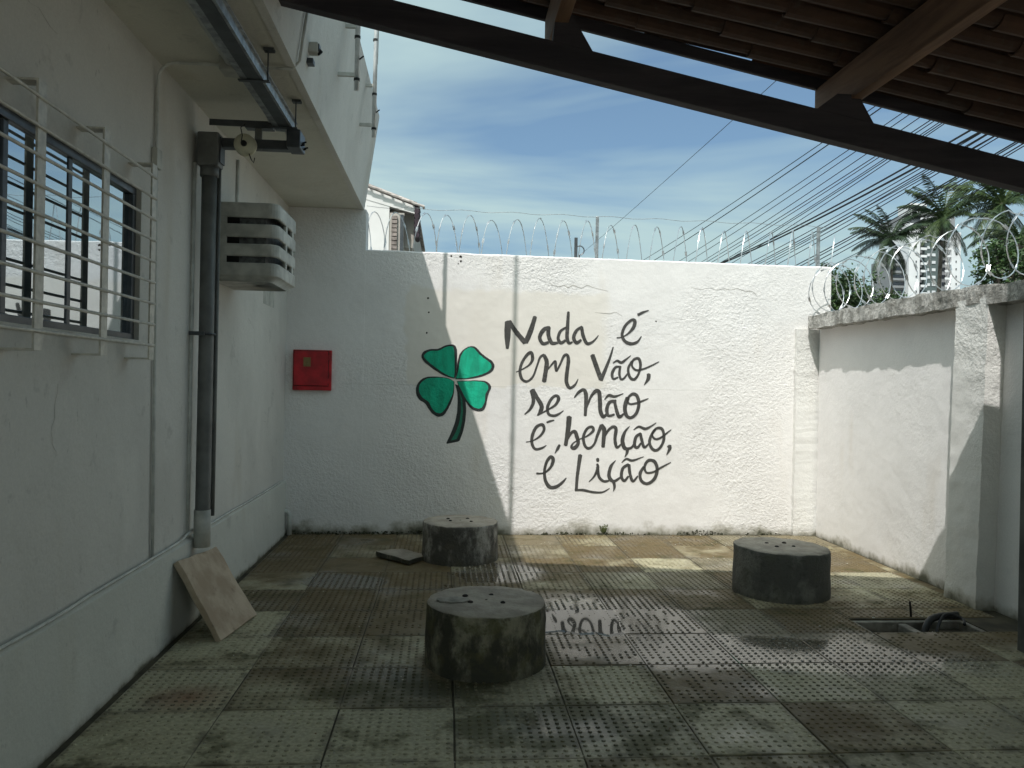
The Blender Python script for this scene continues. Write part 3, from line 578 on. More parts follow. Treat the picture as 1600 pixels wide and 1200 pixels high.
# ------------------------------------------------------------------ tiled roof overhead
SL = .213
def beam_top(X): return 3.14 - .199 * X
roof = empty('tiled_roof', (1, 3.98, 3.1), 'open timber roof with barrel clay tiles sloping down to the right overhead', 'roof')
def bar(mb, x0, x1, y0, y1, zb, h):
    return mb.hexa([Vector((x0, y0, zb(x0))), Vector((x1, y0, zb(x1))), Vector((x1, y1, zb(x1))), Vector((x0, y1, zb(x0))), Vector((x0, y0, zb(x0) + h)), Vector((x1, y0, zb(x1) + h)), Vector((x1, y1, zb(x1) + h)), Vector((x0, y1, zb(x0) + h))])
bar(MB(), -.83, 3.9, 3.66, 3.73, lambda X: beam_top(X) - .133, .133).build('beam', M['beam'], roof, bevel=.005)
bar(MB(), -.83, 3.9, -.2, -.13, lambda X: beam_top(X) - .133, .133).build('beam', M['beam'], roof, bevel=.005)
for Xp, wd in ((.50, .068), (1.945, .060), (3.35, .06)):
    zb = beam_top(Xp) + .095
    po = MB().box((-2.8, -wd / 2, 0), (2.5, wd / 2, .185)).build('purlin', M['purlin'], roof, bevel=.004)
    po.matrix_parent_inverse = Matrix.Identity(4); po.matrix_basis = Matrix.Translation(-roof.location) @ Matrix.Translation((Xp, 1.55, zb)) @ Matrix.Rotation(R(90), 4, 'Z')
    pr = [(Xp - .20, beam_top(Xp - .20) - .002), (Xp + .085, beam_top(Xp + .085) - .002), (Xp + .005, zb + .02), (Xp - .10, zb + .02)] if Xp > 1 else [(Xp - .04, beam_top(Xp - .04) - .002), (Xp + .15, beam_top(Xp + .15) - .002), (Xp + .04, zb + .055), (Xp - .03, zb + .02)]
    MB().hexa([Vector((x, 3.662, z)) for x, z in pr] + [Vector((x, 3.722, z)) for x, z in pr]).build('wedge_block', M['beam'], roof)
def roof_pt(u, v, wz): return Vector((u, 4.09 - .034 * (u - 1) - v, 3.228 - SL * (u - 1) + wz))
def barrel(r0, r1, L_, up, t=.013, seg=8):
    mb = MB(); s_ = 1 if up else -1
    for i, (x, r_) in enumerate(((0, r0), (L_, r1))):
        for rr in (r_, r_ - t):
            for k in range(seg + 1):
                a = math.pi * k / seg; mb.v.append((x, rr * math.cos(a), s_ * rr * math.sin(a) * .85))
    n_ = seg + 1
    for k in range(seg):
        mb.f += [(k, k + 1, 2 * n_ + k + 1, 2 * n_ + k), (n_ + k, 3 * n_ + k, 3 * n_ + k + 1, n_ + k + 1), (k, n_ + k, n_ + k + 1, k + 1), (2 * n_ + k, 2 * n_ + k + 1, 3 * n_ + k + 1, 3 * n_ + k)]
    mb.f += [(0, 2 * n_, 3 * n_, n_), (seg, n_ + seg, 3 * n_ + seg, 2 * n_ + seg)]
    return mesh_of(mb, 'roof_tile', M['clay'])
CH = barrel(.052, .045, .66, False, .011, 6); CAP = barrel(.054, .062, .66, True, .011, 6)
Bx = Vector((1, -.034, -SL)).normalized(); By = Vector((.034, 1, 0)).normalized(); Bz = Bx.cross(By).normalized()
RB = Matrix((Bx, By, Bz)).transposed().to_4x4(); PITCH = .150; inv = Matrix.Translation(-roof.location)
rg = random.Random(3)
NCOL = 16
for c in range(NCOL):
    for i in range(9):
        u = -.80 + i * .575 - .19 * (c % 3) * (i > 0)
        p = roof_pt(u, .16 + c * PITCH + rg.uniform(-.004, .004), .052 + rg.uniform(-.003, .003))
        place(CH, 'roof_tile', inv @ Matrix.Translation(p) @ RB @ Matrix.Rotation(rg.uniform(-.02, .02), 4, 'Z') @ Matrix.Rotation(-.016 + rg.uniform(-.005, .005), 4, 'Y') @ Matrix.Rotation(rg.uniform(-.05, .05), 4, 'X'), roof)
        if i < 12 or True:
            p = roof_pt(u + .06, .085 + c * PITCH + rg.uniform(-.004, .004), .050 + rg.uniform(-.003, .003))
            place(CAP, 'roof_tile', inv @ Matrix.Translation(p) @ RB @ Matrix.Rotation(rg.uniform(-.02, .02), 4, 'Z') @ Matrix.Rotation(-.016 + rg.uniform(-.005, .005), 4, 'Y') @ Matrix.Rotation(rg.uniform(-.05, .05), 4, 'X'), roof)
bar_pts = [roof_pt(u, v, w_) for w_ in (-.008, .055) for u, v in ((-.80, .012), (4.2, .012), (4.2, .040), (-.80, .040))]
MB().hexa(bar_pts).build('verge_board', M['beam'], roof, bevel=.004)
# unseen tile field behind the camera, lengthened to let in less light
fm = MB(); rows = []; nv = 20 * 8
for i in range(nv + 1):
    v = .085 + NCOL * PITCH + i * PITCH / 8; hgt = .055 + .03 * math.cos(2 * math.pi * i / 8)
    for u in (-.78, 4.25): fm.v.append(tuple(roof_pt(u, v, hgt)))
    for u in (-.78, 4.25): fm.v.append(tuple(roof_pt(u, v, hgt + .015)))
for i in range(nv):
    a = i * 4; fm.f += [(a, a + 1, a + 5, a + 4), (a + 2, a + 6, a + 7, a + 3)]
fm.build('roof_tile_field', M['clay'], roof, True, kind='stuff')

# ------------------------------------------------------------------ things fixed to the building
def arc(c, r, a0, a1, ax, n=6):
    return [Vector(c) + Vector(ax[0]) * r * math.cos(a0 + (a1 - a0) * i / n) + Vector(ax[1]) * r * math.sin(a0 + (a1 - a0) * i / n) for i in range(n + 1)]
# thick grey conduit with its box
dp = empty('drain_conduit', (-1.43, 4.81, 0), 'thick grey vertical conduit with box on top, fixed to the white wall', 'conduit')
MB().tube([(-1.426, 4.80, 2.72), (-1.428, 4.805, 1.6), (-1.433, 4.815, .62), (-1.434, 4.815, .47)], .043, 16).build('pipe', M['pipe'], dp, True)
MB().tube([(-1.434, 4.815, .66), (-1.434, 4.815, .44)], .048, 16).build('sleeve', M['acgrey'], dp, True)
bx_ = MB().box((-1.488, 4.745, 2.685), (-1.362, 4.86, 2.885)).build('box', M['pipe'], dp, bevel=.012)
MB().tube([(-1.426, 4.80, 2.69), (-1.426, 4.80, 2.63)], .053, 16).build('collar', M['pipe'], dp, True)
MB().box((-1.361, 4.757, 2.71), (-1.352, 4.85, 2.86)).build('cover', M['alu'], bx_, bevel=.003)
m = MB(); ring = arc((-1.43, 4.80, 1.70), .05, 0, 2 * math.pi, ((1, 0, 0), (0, 1, 0)), 20)[:-1]; m.tube(ring, .008, 6, True); m.box((-1.505, 4.73, 1.69), (-1.42, 4.752, 1.712)); m.build('clamp', M['alu'], dp)
for dx, dy, r_, z0 in ((-.070, -.045, .013, .50), (.052, .03, .012, .62)):
    o = MB().tube([(-1.43 + dx, 4.80 + dy, 2.70), (-1.434 + dx, 4.81 + dy, 1.3), (-1.437 + dx, 4.815 + dy, z0)], r_, 8).build('thin_conduit', M['pipe'] if dx > 0 else M['whitepipe'], None, True)
    tag(o, 'thin dark conduit running along the right of the thick grey conduit' if dx > 0 else 'thin pale conduit running along the left of the thick grey conduit', 'conduit')
# thin painted conduit: wall, soffit and parapet
cx = WX + .012
P = [(cx, 4.20, .50), (cx, 4.19, 1.2), (cx, 4.15, 2.55), (cx, 4.15, 2.90)] + [(cx + .09 - .09 * math.cos(t), 4.15, 2.955 + .09 * math.sin(t)) for t in (.3, .7, 1.1, 1.5)] + [(-1.25, 4.155, 3.047), (-.90, 4.165, 3.047), (-.83, 4.165, 3.05), (-.795, 4.165, 3.09), (-.775, 4.166, 3.25), (-.675, 4.17, 3.93)]
ct = tag(MB().tube(P, .0085, 8).build('wall_conduit', M['whitepipe'], None, True), 'thin painted conduit rising past the window then crossing under the eave', 'conduit')
MB().box((WX, 4.115, 2.50), (WX + .03, 4.185, 2.60)).build('clip', M['acgrey'], ct, bevel=.004)
# cable on the ledge
P = []
for i in range(70):
    y = 1.5 + 5.85 * i / 69; P.append((-1.488 + .006 * mnoise.noise((y * 2.2, 0, 4)), y, .512 + .010 * mnoise.noise((y * 1.7, 3, 0)) + (.03 * math.exp(-((y - 4.8) / .12) ** 2))))
tag(MB().tube(P, .0075, 6).build('ledge_cable', M['whitepipe'], None, True), 'pale cable lying along the ledge of the white plinth', 'cable')
tag(MB().tube([(-1.438, 7.47, .0), (-1.44, 7.47, .19), (-1.452, 7.47, .215), (-1.50, 7.47, .22)], .022, 10).build('corner_pipe', M['whitepipe'], None, True), 'short white pipe in the floor corner below the red box', 'pipe')
# galvanised cable tray under the eave
tr = empty('cable_tray', (-.97, 3, 2.92), 'galvanised steel cable tray hanging under the eave', 'cable tray')
m = MB(); X0_, X1_, zb = -1.035, -.925, 2.905
m.box((X0_, -4, zb), (X1_, 4.76, zb + .003)); m.box((X0_, -4, zb + .003), (X0_ + .003, 4.76, zb + .055)); m.box((X1_ - .003, -4, zb + .003), (X1_, 4.76, zb + .055)); m.box((X1_, -4, zb + .045), (X1_ + .014, 4.76, zb + .048)); m.build('channel', M['galv'], tr)
m = MB().box((X0_ + .035, -4, zb - .0035), (X1_ - .012, 4.70, zb - .001)).build('slot_strip', M['alu'], tr)
for y in (1.2, 2.6, 3.95, 4.66):
    m = MB(); m.tube([(X1_ + .02, y, 3.06), (X1_ + .02, y, zb - .012)], .004, 6); m.box((X1_ - .0, y - .02, 3.045), (X1_ + .05, y + .02, 3.058)); m.box((X0_ - .01, y - .014, zb - .010), (X1_ + .03, y + .014, zb - .005)); m.build('hanger', M['alu'], tr)
el = MB(); el.box((-1.36, 4.775, 2.805), (-.915, 4.845, 2.86)); el.box((-.965, 4.70, 2.80), (-.885, 4.86, 2.905)); elo = el.build('elbow', M['alu'], tr, bevel=.006)
for i in range(5): MB().tube([(-.885, 4.72 + .028 * i, 2.815 + .016 * (i % 3)), (-.862 - .006 * (i % 2), 4.72 + .028 * i, 2.82 + .017 * (i % 3))], .005, 6).build('bolt', M['dark'], elo)
tag(MB().tube([(-1.115, -4, 3.03), (-1.115, 3.4, 3.028), (-1.118, 4.06, 3.02)], .017, 10).build('eave_conduit', M['whitepipe'], None, True), 'pale conduit pipe beside the cable tray under the eave', 'conduit')
cb = tag(MB().box((-1.17, 4.05, 2.985), (-1.07, 4.16, 3.057)).build('junction_box', M['acgrey'], None, bevel=.006), 'small square junction box on the underside of the eave', 'junction box')
tag(MB().tube([(-1.095, 4.34, 3.035), (-1.085, 4.75, 3.0), (-1.07, 4.80, 2.96)], .015, 10).build('eave_conduit', M['whitepipe'], None, True), 'short pale conduit between the junction box and the steel bracket', 'conduit')
tag(MB().tube([(-1.02, 4.80, 2.99), (-.975, 4.78, 2.90), (-.945, 4.76, 2.855)], .010, 8).build('eave_conduit', M['hwhite'], None, True), 'bright white pipe stub at the end of the cable tray', 'pipe')
br = empty('insulator_bracket', (-1.2, 4.80, 2.95), 'dark steel bracket carrying a round cream insulator', 'bracket')
m = MB(); m.box((-1.43, 4.79, 2.962), (-1.06, 4.83, 2.972)); m.box((-1.43, 4.79, 2.935), (-1.06, 4.796, 2.962)); m.box((-1.22, 4.775, 2.925), (-1.06, 4.835, 2.960)); m.build('angle', M['alu'], br)
MB().box((-1.165, 4.785, 2.80), (-1.125, 4.80, 2.935)).build('arm', M['pipe'], br)
sp = MB()
prof = [(0, -.028), (.03, -.028), (.058, -.022), (.064, -.012), (.060, -.002), (.038, .006), (.034, .014), (.058, .022), (.06, .03), (.03, .036), (0, .036)]
sp.lathe(prof, 28); sp.v = [(-1.205 + x, 4.735 - z, 2.808 + y) for x, y, z in sp.v]; spo = sp.build('insulator', M['spool'], br, True)
hb = MB().lathe([(0, .050), (.016, .050), (.018, .034)], 12); hb.v = [(-1.205 + x, 4.735 - z, 2.808 + y) for x, y, z in hb.v]; hb.build('bolt', M['dark'], spo)
MB().tube([(-1.22, 4.78, 2.95), (-1.225, 4.70, 2.90), (-1.21, 4.68, 2.85), (-1.215, 4.675, 2.80)], .003, 5).build('tie_wire', M['cable'], spo); MB().tube([(-1.18, 4.72, 2.755), (-1.165, 4.71, 2.72), (-1.15, 4.71, 2.70), (-1.145, 4.71, 2.73)], .003, 5).build('tie_wire', M['cable'], spo)
tag(MB().tube([(WX + .01, 5.70, 2.50), (WX + .01, 5.70, 2.98)], .011, 8).build('wall_conduit', M['whitepipe'], None, True), 'short white conduit on the wall above the air conditioner housing', 'conduit')
# air conditioner cage
ac = empty('air_conditioner', (-1.30, 5.35, 2.06), 'grey slotted air conditioner housing sticking out of the wall', 'air conditioner')
ax0, ax1, ay0, ay1, az0, az1 = WX + .01, -1.085, 5.10, 5.72, 2.06, 2.555
def rounded(x0, x1, y0, y1, r, n=5):
    P_ = [(x0, y0)]
    P_ += [(x1 - r + r * math.sin(t), y0 + r - r * math.cos(t)) for t in [math.pi / 2 * i / n for i in range(n + 1)]]
    P_ += [(x1 - r + r * math.cos(t), y1 - r + r * math.sin(t)) for t in [math.pi / 2 * i / n for i in range(n + 1)]]
    P_ += [(x0, y1)]; return P_
def band(z0, z1, inset=0, t=.022, taper=0):
    m_ = MB(); O = rounded(ax0, ax1 - inset, ay0 + inset, ay1 - inset, .06); I = rounded(ax0, ax1 - inset - t, ay0 + inset + t, ay1 - inset - t, .045); k = len(O)
    for P_, z in ((O, z0), (O, z1), (I, z1), (I, z0)): m_.v += [(x, y, z) for x, y in P_]
    for L_ in range(4):
        a_ = L_ * k; b_ = ((L_ + 1) % 4) * k
        for i in range(k - 1): m_.f.append((a_ + i, a_ + i + 1, b_ + i + 1, b_ + i))
    return m_
zs = [az0 + .03, az0 + .115, az0 + .155, az0 + .235, az0 + .275, az0 + .36, az0 + .40, az1]
for i in range(4): band(zs[2 * i], zs[2 * i + 1]).build('band', M['acgrey'], ac, bevel=.008)
capm = MB(); O = rounded(ax0, ax1 - .004, ay0 + .004, ay1 - .004, .06); 
for z, s_ in ((az1 - .02, 1), (az1 - .001, 1)): capm.v += [(x, y, z) for x, y in O]
k = len(O); capm.f = [(i, (i + 1) % k, k + (i + 1) % k, k + i) for i in range(k)] + [tuple(range(k, 2 * k)), tuple(reversed(range(k)))]; capm.build('top', M['acgrey'], ac)
btm = MB(); O2 = rounded(ax0, ax1 - .05, ay0 + .05, ay1 - .05, .05); btm.v = [(x, y, az0 + .032) for x, y in O] + [(x, y, az0) for x, y in O2]; btm.f = [(i, (i + 1) % k, k + (i + 1) % k, k + i) for i in range(k)] + [tuple(reversed(range(k, 2 * k)))]; btm.build('tray', M['acgrey'], ac, True)
for (x, y, sx, sy) in ((ax0 + .045, ay0 + .011, .05, .010), (ax1 - .011, ay1 - .35, .010, .022), (ax1 - .011, ay1 - .14, .010, .022), (ax0 + .03, ay1 - .011, .03, .010)):
    MB().box((x - sx, y - sy, az0 + .03), (x + sx, y + sy, az1 - .005)).build('post', M['acgrey'], ac, bevel=.004)
MB().box((ax0, ay0 + .06, az0 + .05), (ax1 - .09, ay1 - .06, az1 - .04)).build('unit', M['finmetal'], ac)
MB().box((ax0, ay0 + .052, az0 + .06), (ax0 + .16, ay0 + .059, az1 - .06)).build('slot_shade_panel', M['dark'], ac)  # near-black sheet puts the shade behind the slots into colour
# grey stain patch panel under it
tag(MB().box((WX - .002, px(412, 460, WX).y, 2.06), (WX + .003, px(428, 460, WX).y, 2.23)).build('cover_plate', M['acgrey'], None), 'small flat grey plate on the wall below the air conditioner', 'plate')
# red box
rx0, rx1, rz0, rz1 = -1.437, -1.083, 1.345, 1.722; ry = wall_y(-1.26) - .004
rb = empty('fire_box', (-1.26, ry, 1.35), 'red metal fire box on the shaded end wall', 'box')
m = MB(); m.box((rx0, ry - .035, rz0), (rx1, ry + .002, rz1)); m.build('case', M['red'], rb, bevel=.006)
MB().box((rx0 + .007, ry - .0375, rz0 + .040), (rx1 - .025, ry - .0352, rz1 - .007)).build('seam_shade', M['dark'], rb)  # near-black sheet stands for the shaded gap round the door
for z_ in (rz0 + .09, rz1 - .07): MB().tube([(rx1 - .024, ry - .044, z_ - .022), (rx1 - .024, ry - .044, z_ + .022)], .007, 8).build('hinge', M['red'], rb)
dr = MB().box((rx0 + .012, ry - .048, rz0 + .045), (rx1 - .03, ry - .0355, rz1 - .012)).build('door', M['red'], rb, bevel=.004)
MB().box((rx0 + .10, ry - .0505, rz1 - .155), (rx0 + .165, ry - .0485, rz1 - .07)).build('plate', M['brass'], dr); MB().tube([(rx0 + .132, ry - .052, rz1 - .12), (rx0 + .132, ry - .060, rz1 - .12)], .012, 10).build('lock', M['brass'], dr)
# lamp stubs on the parapet
def fascia_x(z): return -.815 + (z - 3.055) / .895 * .125
f1 = empty('wall_lamp', (-.79, 4.40, 3.2), 'small dark broken lamp holder on the parapet face', 'lamp')
fx = fascia_x(3.26); m = MB(); m.box((fx - .005, 4.37, 3.225), (fx + .05, 4.43, 3.285)); m.build('holder', M['acgrey'], f1, bevel=.008); MB().tube([(fx + .03, 4.39, 3.26), (fx + .06, 4.40, 3.23)], .016, 10).build('socket', M['dark'], f1, True); MB().box((fx + .048, 4.375, 3.235), (fx + .055, 4.425, 3.275)).build('glass', M['alu'], f1)
fx = fascia_x(3.18); tag(MB().box((fx - .005, 4.375, 3.168), (fx + .035, 4.435, 3.197)).build('lamp_clip', M['alu'], None, bevel=.004), 'small metal clip on the parapet below the broken lamp holder', 'clip')
# steel poles on the parapet
for i, (Y, lab) in enumerate(((6.48, 'galvanised steel pole bracketed to the far end of the parapet'), (5.28, 'galvanised steel pole bracketed to the parapet nearer the roof beam'))):
    X = -.635; zb_ = (3.42, 3.36)[i]
    e_ = empty('steel_pole', (X, Y, zb_), lab, 'pole', 'steel poles on the parapet')
    MB().tube([(X, Y, zb_), (X + .004, Y, 4.4), (X + .01, Y, 6.4)], .017, 12).build('tube', M['polem'], e_, True)
    for z in (zb_ + .10, zb_ + .42): MB().box((fascia_x(z) - .01, Y - .010, z - .012), (X - .01, Y + .010, z + .012)).build('bracket', M['acgrey'], e_)
    for z in (zb_ + .06, zb_ + .34, zb_ + .78, zb_ + 1.25):
        MB().tube([(X, Y, z), (X, Y, z + .018)], .020, 12).build('band', M['dark'], e_)
    MB().tube([(X + .016, Y - .01, zb_ + .2), (X + .045, Y - .02, zb_ + .22)], .005, 6).build('bolt', M['dark'], e_)
    MB().tube([(X + .019, Y + .01, zb_ + .6), (X + .028, Y + .01, zb_ + 1.3), (X + .021, Y + .01, zb_ + 2.2)], .004, 6).build('wire', M['whitepipe'], e_)

# ------------------------------------------------------------------ concrete stools
def stool(x, y, r, h, mat, label, seed, lean=0, patch=False):
    e_ = empty('concrete_stool', (x, y, 0), label, 'stool', 'round concrete stools in the courtyard')
    wob = lambda a, i: .005 * mnoise.noise((math.cos(a) * 2 + seed, math.sin(a) * 2, i * .5)) + .004 * mnoise.noise((math.cos(a) * 8 + seed, math.sin(a) * 8, i * 1.3)) - (.030 * max(0, mnoise.noise((math.cos(a) * 4 + seed * 2, math.sin(a) * 4, 9)) - .22) if i in (7, 8) else 0)
    prof_ = [(r * 1.0, -.02), (r * 1.005, .03)] + [(r * (1.0 - .012 * t), .03 + (h - .06) * t) for t in (.2, .4, .6, .8, 1.0)] + [(r * .988, h - .010), (r * .972, h - .002)] + [(r * k_, h + .004 * (1 - k_)) for k_ in (.75, .5, .25, .02)]
    m_ = MB().lathe(prof_, 84, (x, y, 0), wob); m_.v = [(a, b, c + (lean * (a - x) + .005 * mnoise.noise((a * 6, b * 6, seed)) + .004 * mnoise.noise((a * 22, b * 22, seed)) if c > h * .8 else 0)) for a, b, c in m_.v]
    body = m_.build('drum', mat, e_, True)
    rg_ = random.Random(seed)
    for dx, dy in ((-.075, -.05), (.08, -.06), (.045, .075), (-.10, .06)):
        dx += rg_.uniform(-.015, .015); dy += rg_.uniform(-.015, .015); hz = h + .002 + lean * dx
        rr_ = rg_.uniform(.012, .017); hm = MB().lathe([(rr_ * 1.2, hz - .012), (rr_, hz + .004), (rr_ * .6, hz + .008), (.001, hz + .006)], 9, (x + dx, y + dy, 0), lambda a, i: .003 * mnoise.noise((a, i, seed + dx * 50))); hm.build('hole_cap', M['hole'], body)  # raised near-black cap stands for the dark of a hole
    if patch:
        pm_ = MB(); k_ = 18; vs_ = [(x - .17 + (.075 + .02 * mnoise.noise((math.cos(2 * math.pi * i / k_) * 2, math.sin(2 * math.pi * i / k_) * 2, 1))) * math.cos(2 * math.pi * i / k_) * 1.15, y - .02 + (.05 + .02 * mnoise.noise((math.cos(2 * math.pi * i / k_) * 3, math.sin(2 * math.pi * i / k_) * 3, 5))) * math.sin(2 * math.pi * i / k_), h + .010) for i in range(k_)]
        pm_.add(vs_ + [(a, b, h - .002) for a, b, _ in vs_], [tuple(range(k_))] + [(i, k_ + i, k_ + (i + 1) % k_, (i + 1) % k_) for i in range(k_)]); pm_.build('mortar_patch', M['mortar'], body)
    return e_
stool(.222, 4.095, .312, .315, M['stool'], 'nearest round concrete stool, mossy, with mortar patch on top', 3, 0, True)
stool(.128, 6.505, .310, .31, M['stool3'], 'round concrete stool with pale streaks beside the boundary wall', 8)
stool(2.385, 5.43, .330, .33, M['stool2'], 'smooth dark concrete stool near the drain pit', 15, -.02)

# ------------------------------------------------------------------ slab leaning on the wall, broken paver
def slab_between(A, B, C, D, t):
    A, B, C, D = map(Vector, (A, B, C, D)); nrm = (B - A).cross(D - A).normalized() * t
    m_ = MB(); nu, nv_ = 8, 12; vs_ = []
    for s_ in (0, 1):
        for i in range(nu + 1):
            for j in range(nv_ + 1):
                p = (A.lerp(B, i / nu)).lerp(D.lerp(C, i / nu), j / nv_) - nrm * s_
                e_ = 1 if i in (0, nu) or j in (0, nv_) else 0
                p = p + Vector((mnoise.noise(p * 11), mnoise.noise(p * 11 + Vector((3, 0, 0))), mnoise.noise(p * 11 + Vector((0, 5, 0))))) * (.005 * e_ + .0015); vs_.append(p)
    n0 = (nu + 1) * (nv_ + 1); fs = []
    for i in range(nu):
        for j in range(nv_):
            a_ = i * (nv_ + 1) + j; fs += [(a_, a_ + nv_ + 1, a_ + nv_ + 2, a_ + 1), (n0 + a_, n0 + a_ + 1, n0 + a_ + nv_ + 2, n0 + a_ + nv_ + 1)]
    idx = [i * (nv_ + 1) for i in range(nu + 1)] + [nu * (nv_ + 1) + j for j in range(1, nv_ + 1)] + [i * (nv_ + 1) + nv_ for i in range(nu - 1, -1, -1)] + [j for j in range(nv_ - 1, 0, -1)]
    for i in range(len(idx)):
        a_, b_ = idx[i], idx[(i + 1) % len(idx)]; fs.append((b_, a_, n0 + a_, n0 + b_))
    return m_.add(vs_, fs)
tag(slab_between((-1.205, 4.43, .006), (-1.125, 4.90, .010), (-1.405, 5.02, .40), (-1.452, 4.46, .435), .035).build('stone_slab', M['slab'], None, bevel=.004), 'pinkish stone slab leaning against the white plinth', 'slab')
tag(slab_between((-.56, 6.53, .050), (-.275, 6.22, .046), (-.14, 6.47, .036), (-.36, 6.66, .046), .038).build('broken_paver', M['stool'], None, bevel=.004), 'broken dark paver lying on the floor left of the streaked stool', 'paver')

# ------------------------------------------------------------------ drain pit
pit = empty('drain_pit', (2.93, 4.66, 0), 'open concrete drain pit with two chambers in the floor beside the pillar', 'drain')
m = MB(); zf = -.012
m.box((PX0 - .02, PY0 - .012, -.29), (PX1 + .02, PY0 + .022, zf)); m.box((PX0 - .02, PY1 - .035, -.29), (PX1 + .02, PY1 + .01, zf - .004)); m.box((PX0 - .02, PY0 + .022, -.29), (PX0 + .02, PY1 - .035, zf)); m.box((PX1 - .03, PY0 + .022, -.29), (PX1 + .02, PY1 - .035, zf)); m.build('rim', M['mortar'], pit, bevel=.006)
MB().box((2.86, PY0 + .022, -.28), (2.915, PY1 - .035, zf - .012)).build('divider', M['mortar'], pit, bevel=.008)
MB().box((PX0 - .01, PY0, -.295), (PX1 + .01, PY1, -.235)).build('bed', M['dark'], pit)
MB().box((3.045, PY0 + .022, -.24), (3.265, PY1 - .036, -.055)).build('mud', M['joint'], pit, bevel=.02)
P = smooth_path([(2.93, 4.62, -.20), (2.97, 4.66, -.06), (3.03, 4.70, .010), (3.12, 4.74, .026), (3.21, 4.77, .022), (3.27, 4.79, .020)], 5)
tag(MB().tube(P, [.020 + .003 * (i % 2) for i in range(len(P))], 10).build('rubber_hose', M['hose'], None, True), 'black rubber hose coming out of the drain pit', 'hose')
P = smooth_path([(2.98, 4.58, -.18), (3.05, 4.65, -.03), (3.13, 4.72, .03), (3.20, 4.75, .035), (3.26, 4.72, .015), (3.22, 4.64, .005)], 5)
tag(MB().tube(P, .010, 8).build('thin_cable', M['hose'], None, True), 'thin black cable looping over the drain pit rim', 'cable')
tag(MB().tube([(2.99, 4.83, -.01), (2.985, 4.83, .05), (2.98, 4.832, .095)], .007, 7).build('rebar_stub', M['hole'], None, True), 'short rusty rod standing up behind the drain pit', 'rod')

# ------------------------------------------------------------------ razor wire, posts, wires
def coil(name, pts, barb, label, seed, r_=.0042, grp=None):
    m_ = MB(); m_.tube(pts, r_, 5); rg_ = random.Random(seed)
    acc = 0
    for i in range(1, len(pts) - 1):
        acc += (pts[i] - pts[i - 1]).length
        if acc > barb:
            acc = 0; t = (pts[i + 1] - pts[i - 1]).normalized(); s_ = t.cross(Vector((rg_.uniform(-1, 1), rg_.uniform(-1, 1), rg_.uniform(-1, 1)))).normalized()
            c = pts[i]; L_, wd_ = .030, .011
            m_.add([c - t * L_ + s_ * wd_, c - t * .008, c + t * L_ + s_ * wd_, c + t * .008, c + t * L_ - s_ * wd_, c - t * L_ - s_ * wd_], [(0, 1, 3, 2), (1, 5, 4, 3)])
    o = m_.build(name, M['bright'], None); return tag(o, label, 'razor wire', grp)
tops_px = [560, 581, 616, 666, 699, 737, 772, 814, 850, 889, 928, 966, 1005, 1041, 1080, 1114, 1150, 1186, 1227, 1261, 1293, 1330]
tx = [pw(x, 340).x for x in tops_px]; P = []; rg = random.Random(5)
rads = [rg.uniform(.27, .315) for _ in tx]
for i in range(len(tx) - 1):
    for k_ in range(22):
        t = k_ / 22; X = tx[i] + (tx[i + 1] - tx[i]) * t; rr = rads[i] + (rads[i + 1] - rads[i]) * t; a = 2 * math.pi * t
        z = 2.80 + rr * math.cos(a) - .006 * X; y = wall_y(X) + TH + .02 + .14 * (1 + math.sin(a)); X += .045 * math.sin(a)
        P.append(Vector((X, y, z)))
coil('razor_wire', P, .16, 'coiled razor wire along the top of the painted boundary wall', 2)
P = []; Y = 7.62; rg = random.Random(9); z0 = 2.41; i = 0
while Y > 3.9:
    pit_ = .17 + .10 * rg.random() + (.06 if Y < 5.8 else 0); rr = rg.uniform(.215, .255); zc = z0 + rg.uniform(-.02, .02) + (.02 if Y < 5.4 else 0); xo = rg.uniform(-.03, .03)
    for k_ in range(26):
        t = k_ / 26; a = 2 * math.pi * t; P.append(Vector((3.69 + xo + rr * math.sin(a), Y - pit_ * t + .05 * math.sin(a), zc + rr * math.cos(a) * (1.0 if math.cos(a) > 0 else .98))))
    Y -= pit_
coil('razor_wire', P, .13, 'coiled razor wire along the coping of the side wall', 4, .0040)
tag(MB().tube([(X / 10, wall_y(X / 10) + .10, 3.105 - .004 * X / 10 + .008 * math.sin(X * 1.3)) for X in range(-8, 39)], .0022, 5).build('tension_wire', M['galv'], None), 'thin straight tension wire along the top of the razor coil', 'wire')
for X, zt, lab in ((1.454, 3.12, 'thin grey steel post behind the middle of the painted wall'), (3.75, 3.10, 'thin grey steel post behind the right end of the painted wall')):
    y = wall_y(X) + TH + .03; tag(MB().box((X - .014, y - .014, 1.9), (X + .014, y + .014, zt)).build('fence_post', M['galv'], None, bevel=.003), lab, 'post', 'razor wire posts')
bk = empty('metal_hook', (1.24, 7.72, 2.7), 'small rusty metal upright with hook on the painted wall top', 'bracket')
MB().box((1.222, 7.70, 2.66), (1.252, 7.72, 2.895)).build('upright', M['alu'], bk); MB().tube(arc((1.275, 7.71, 2.77), .045, math.pi * .75, -math.pi * .5, ((1, 0, 0), (0, 0, 1)), 10) + [Vector((1.275, 7.71, 2.66))], .006, 6).build('hook', M['alu'], bk)
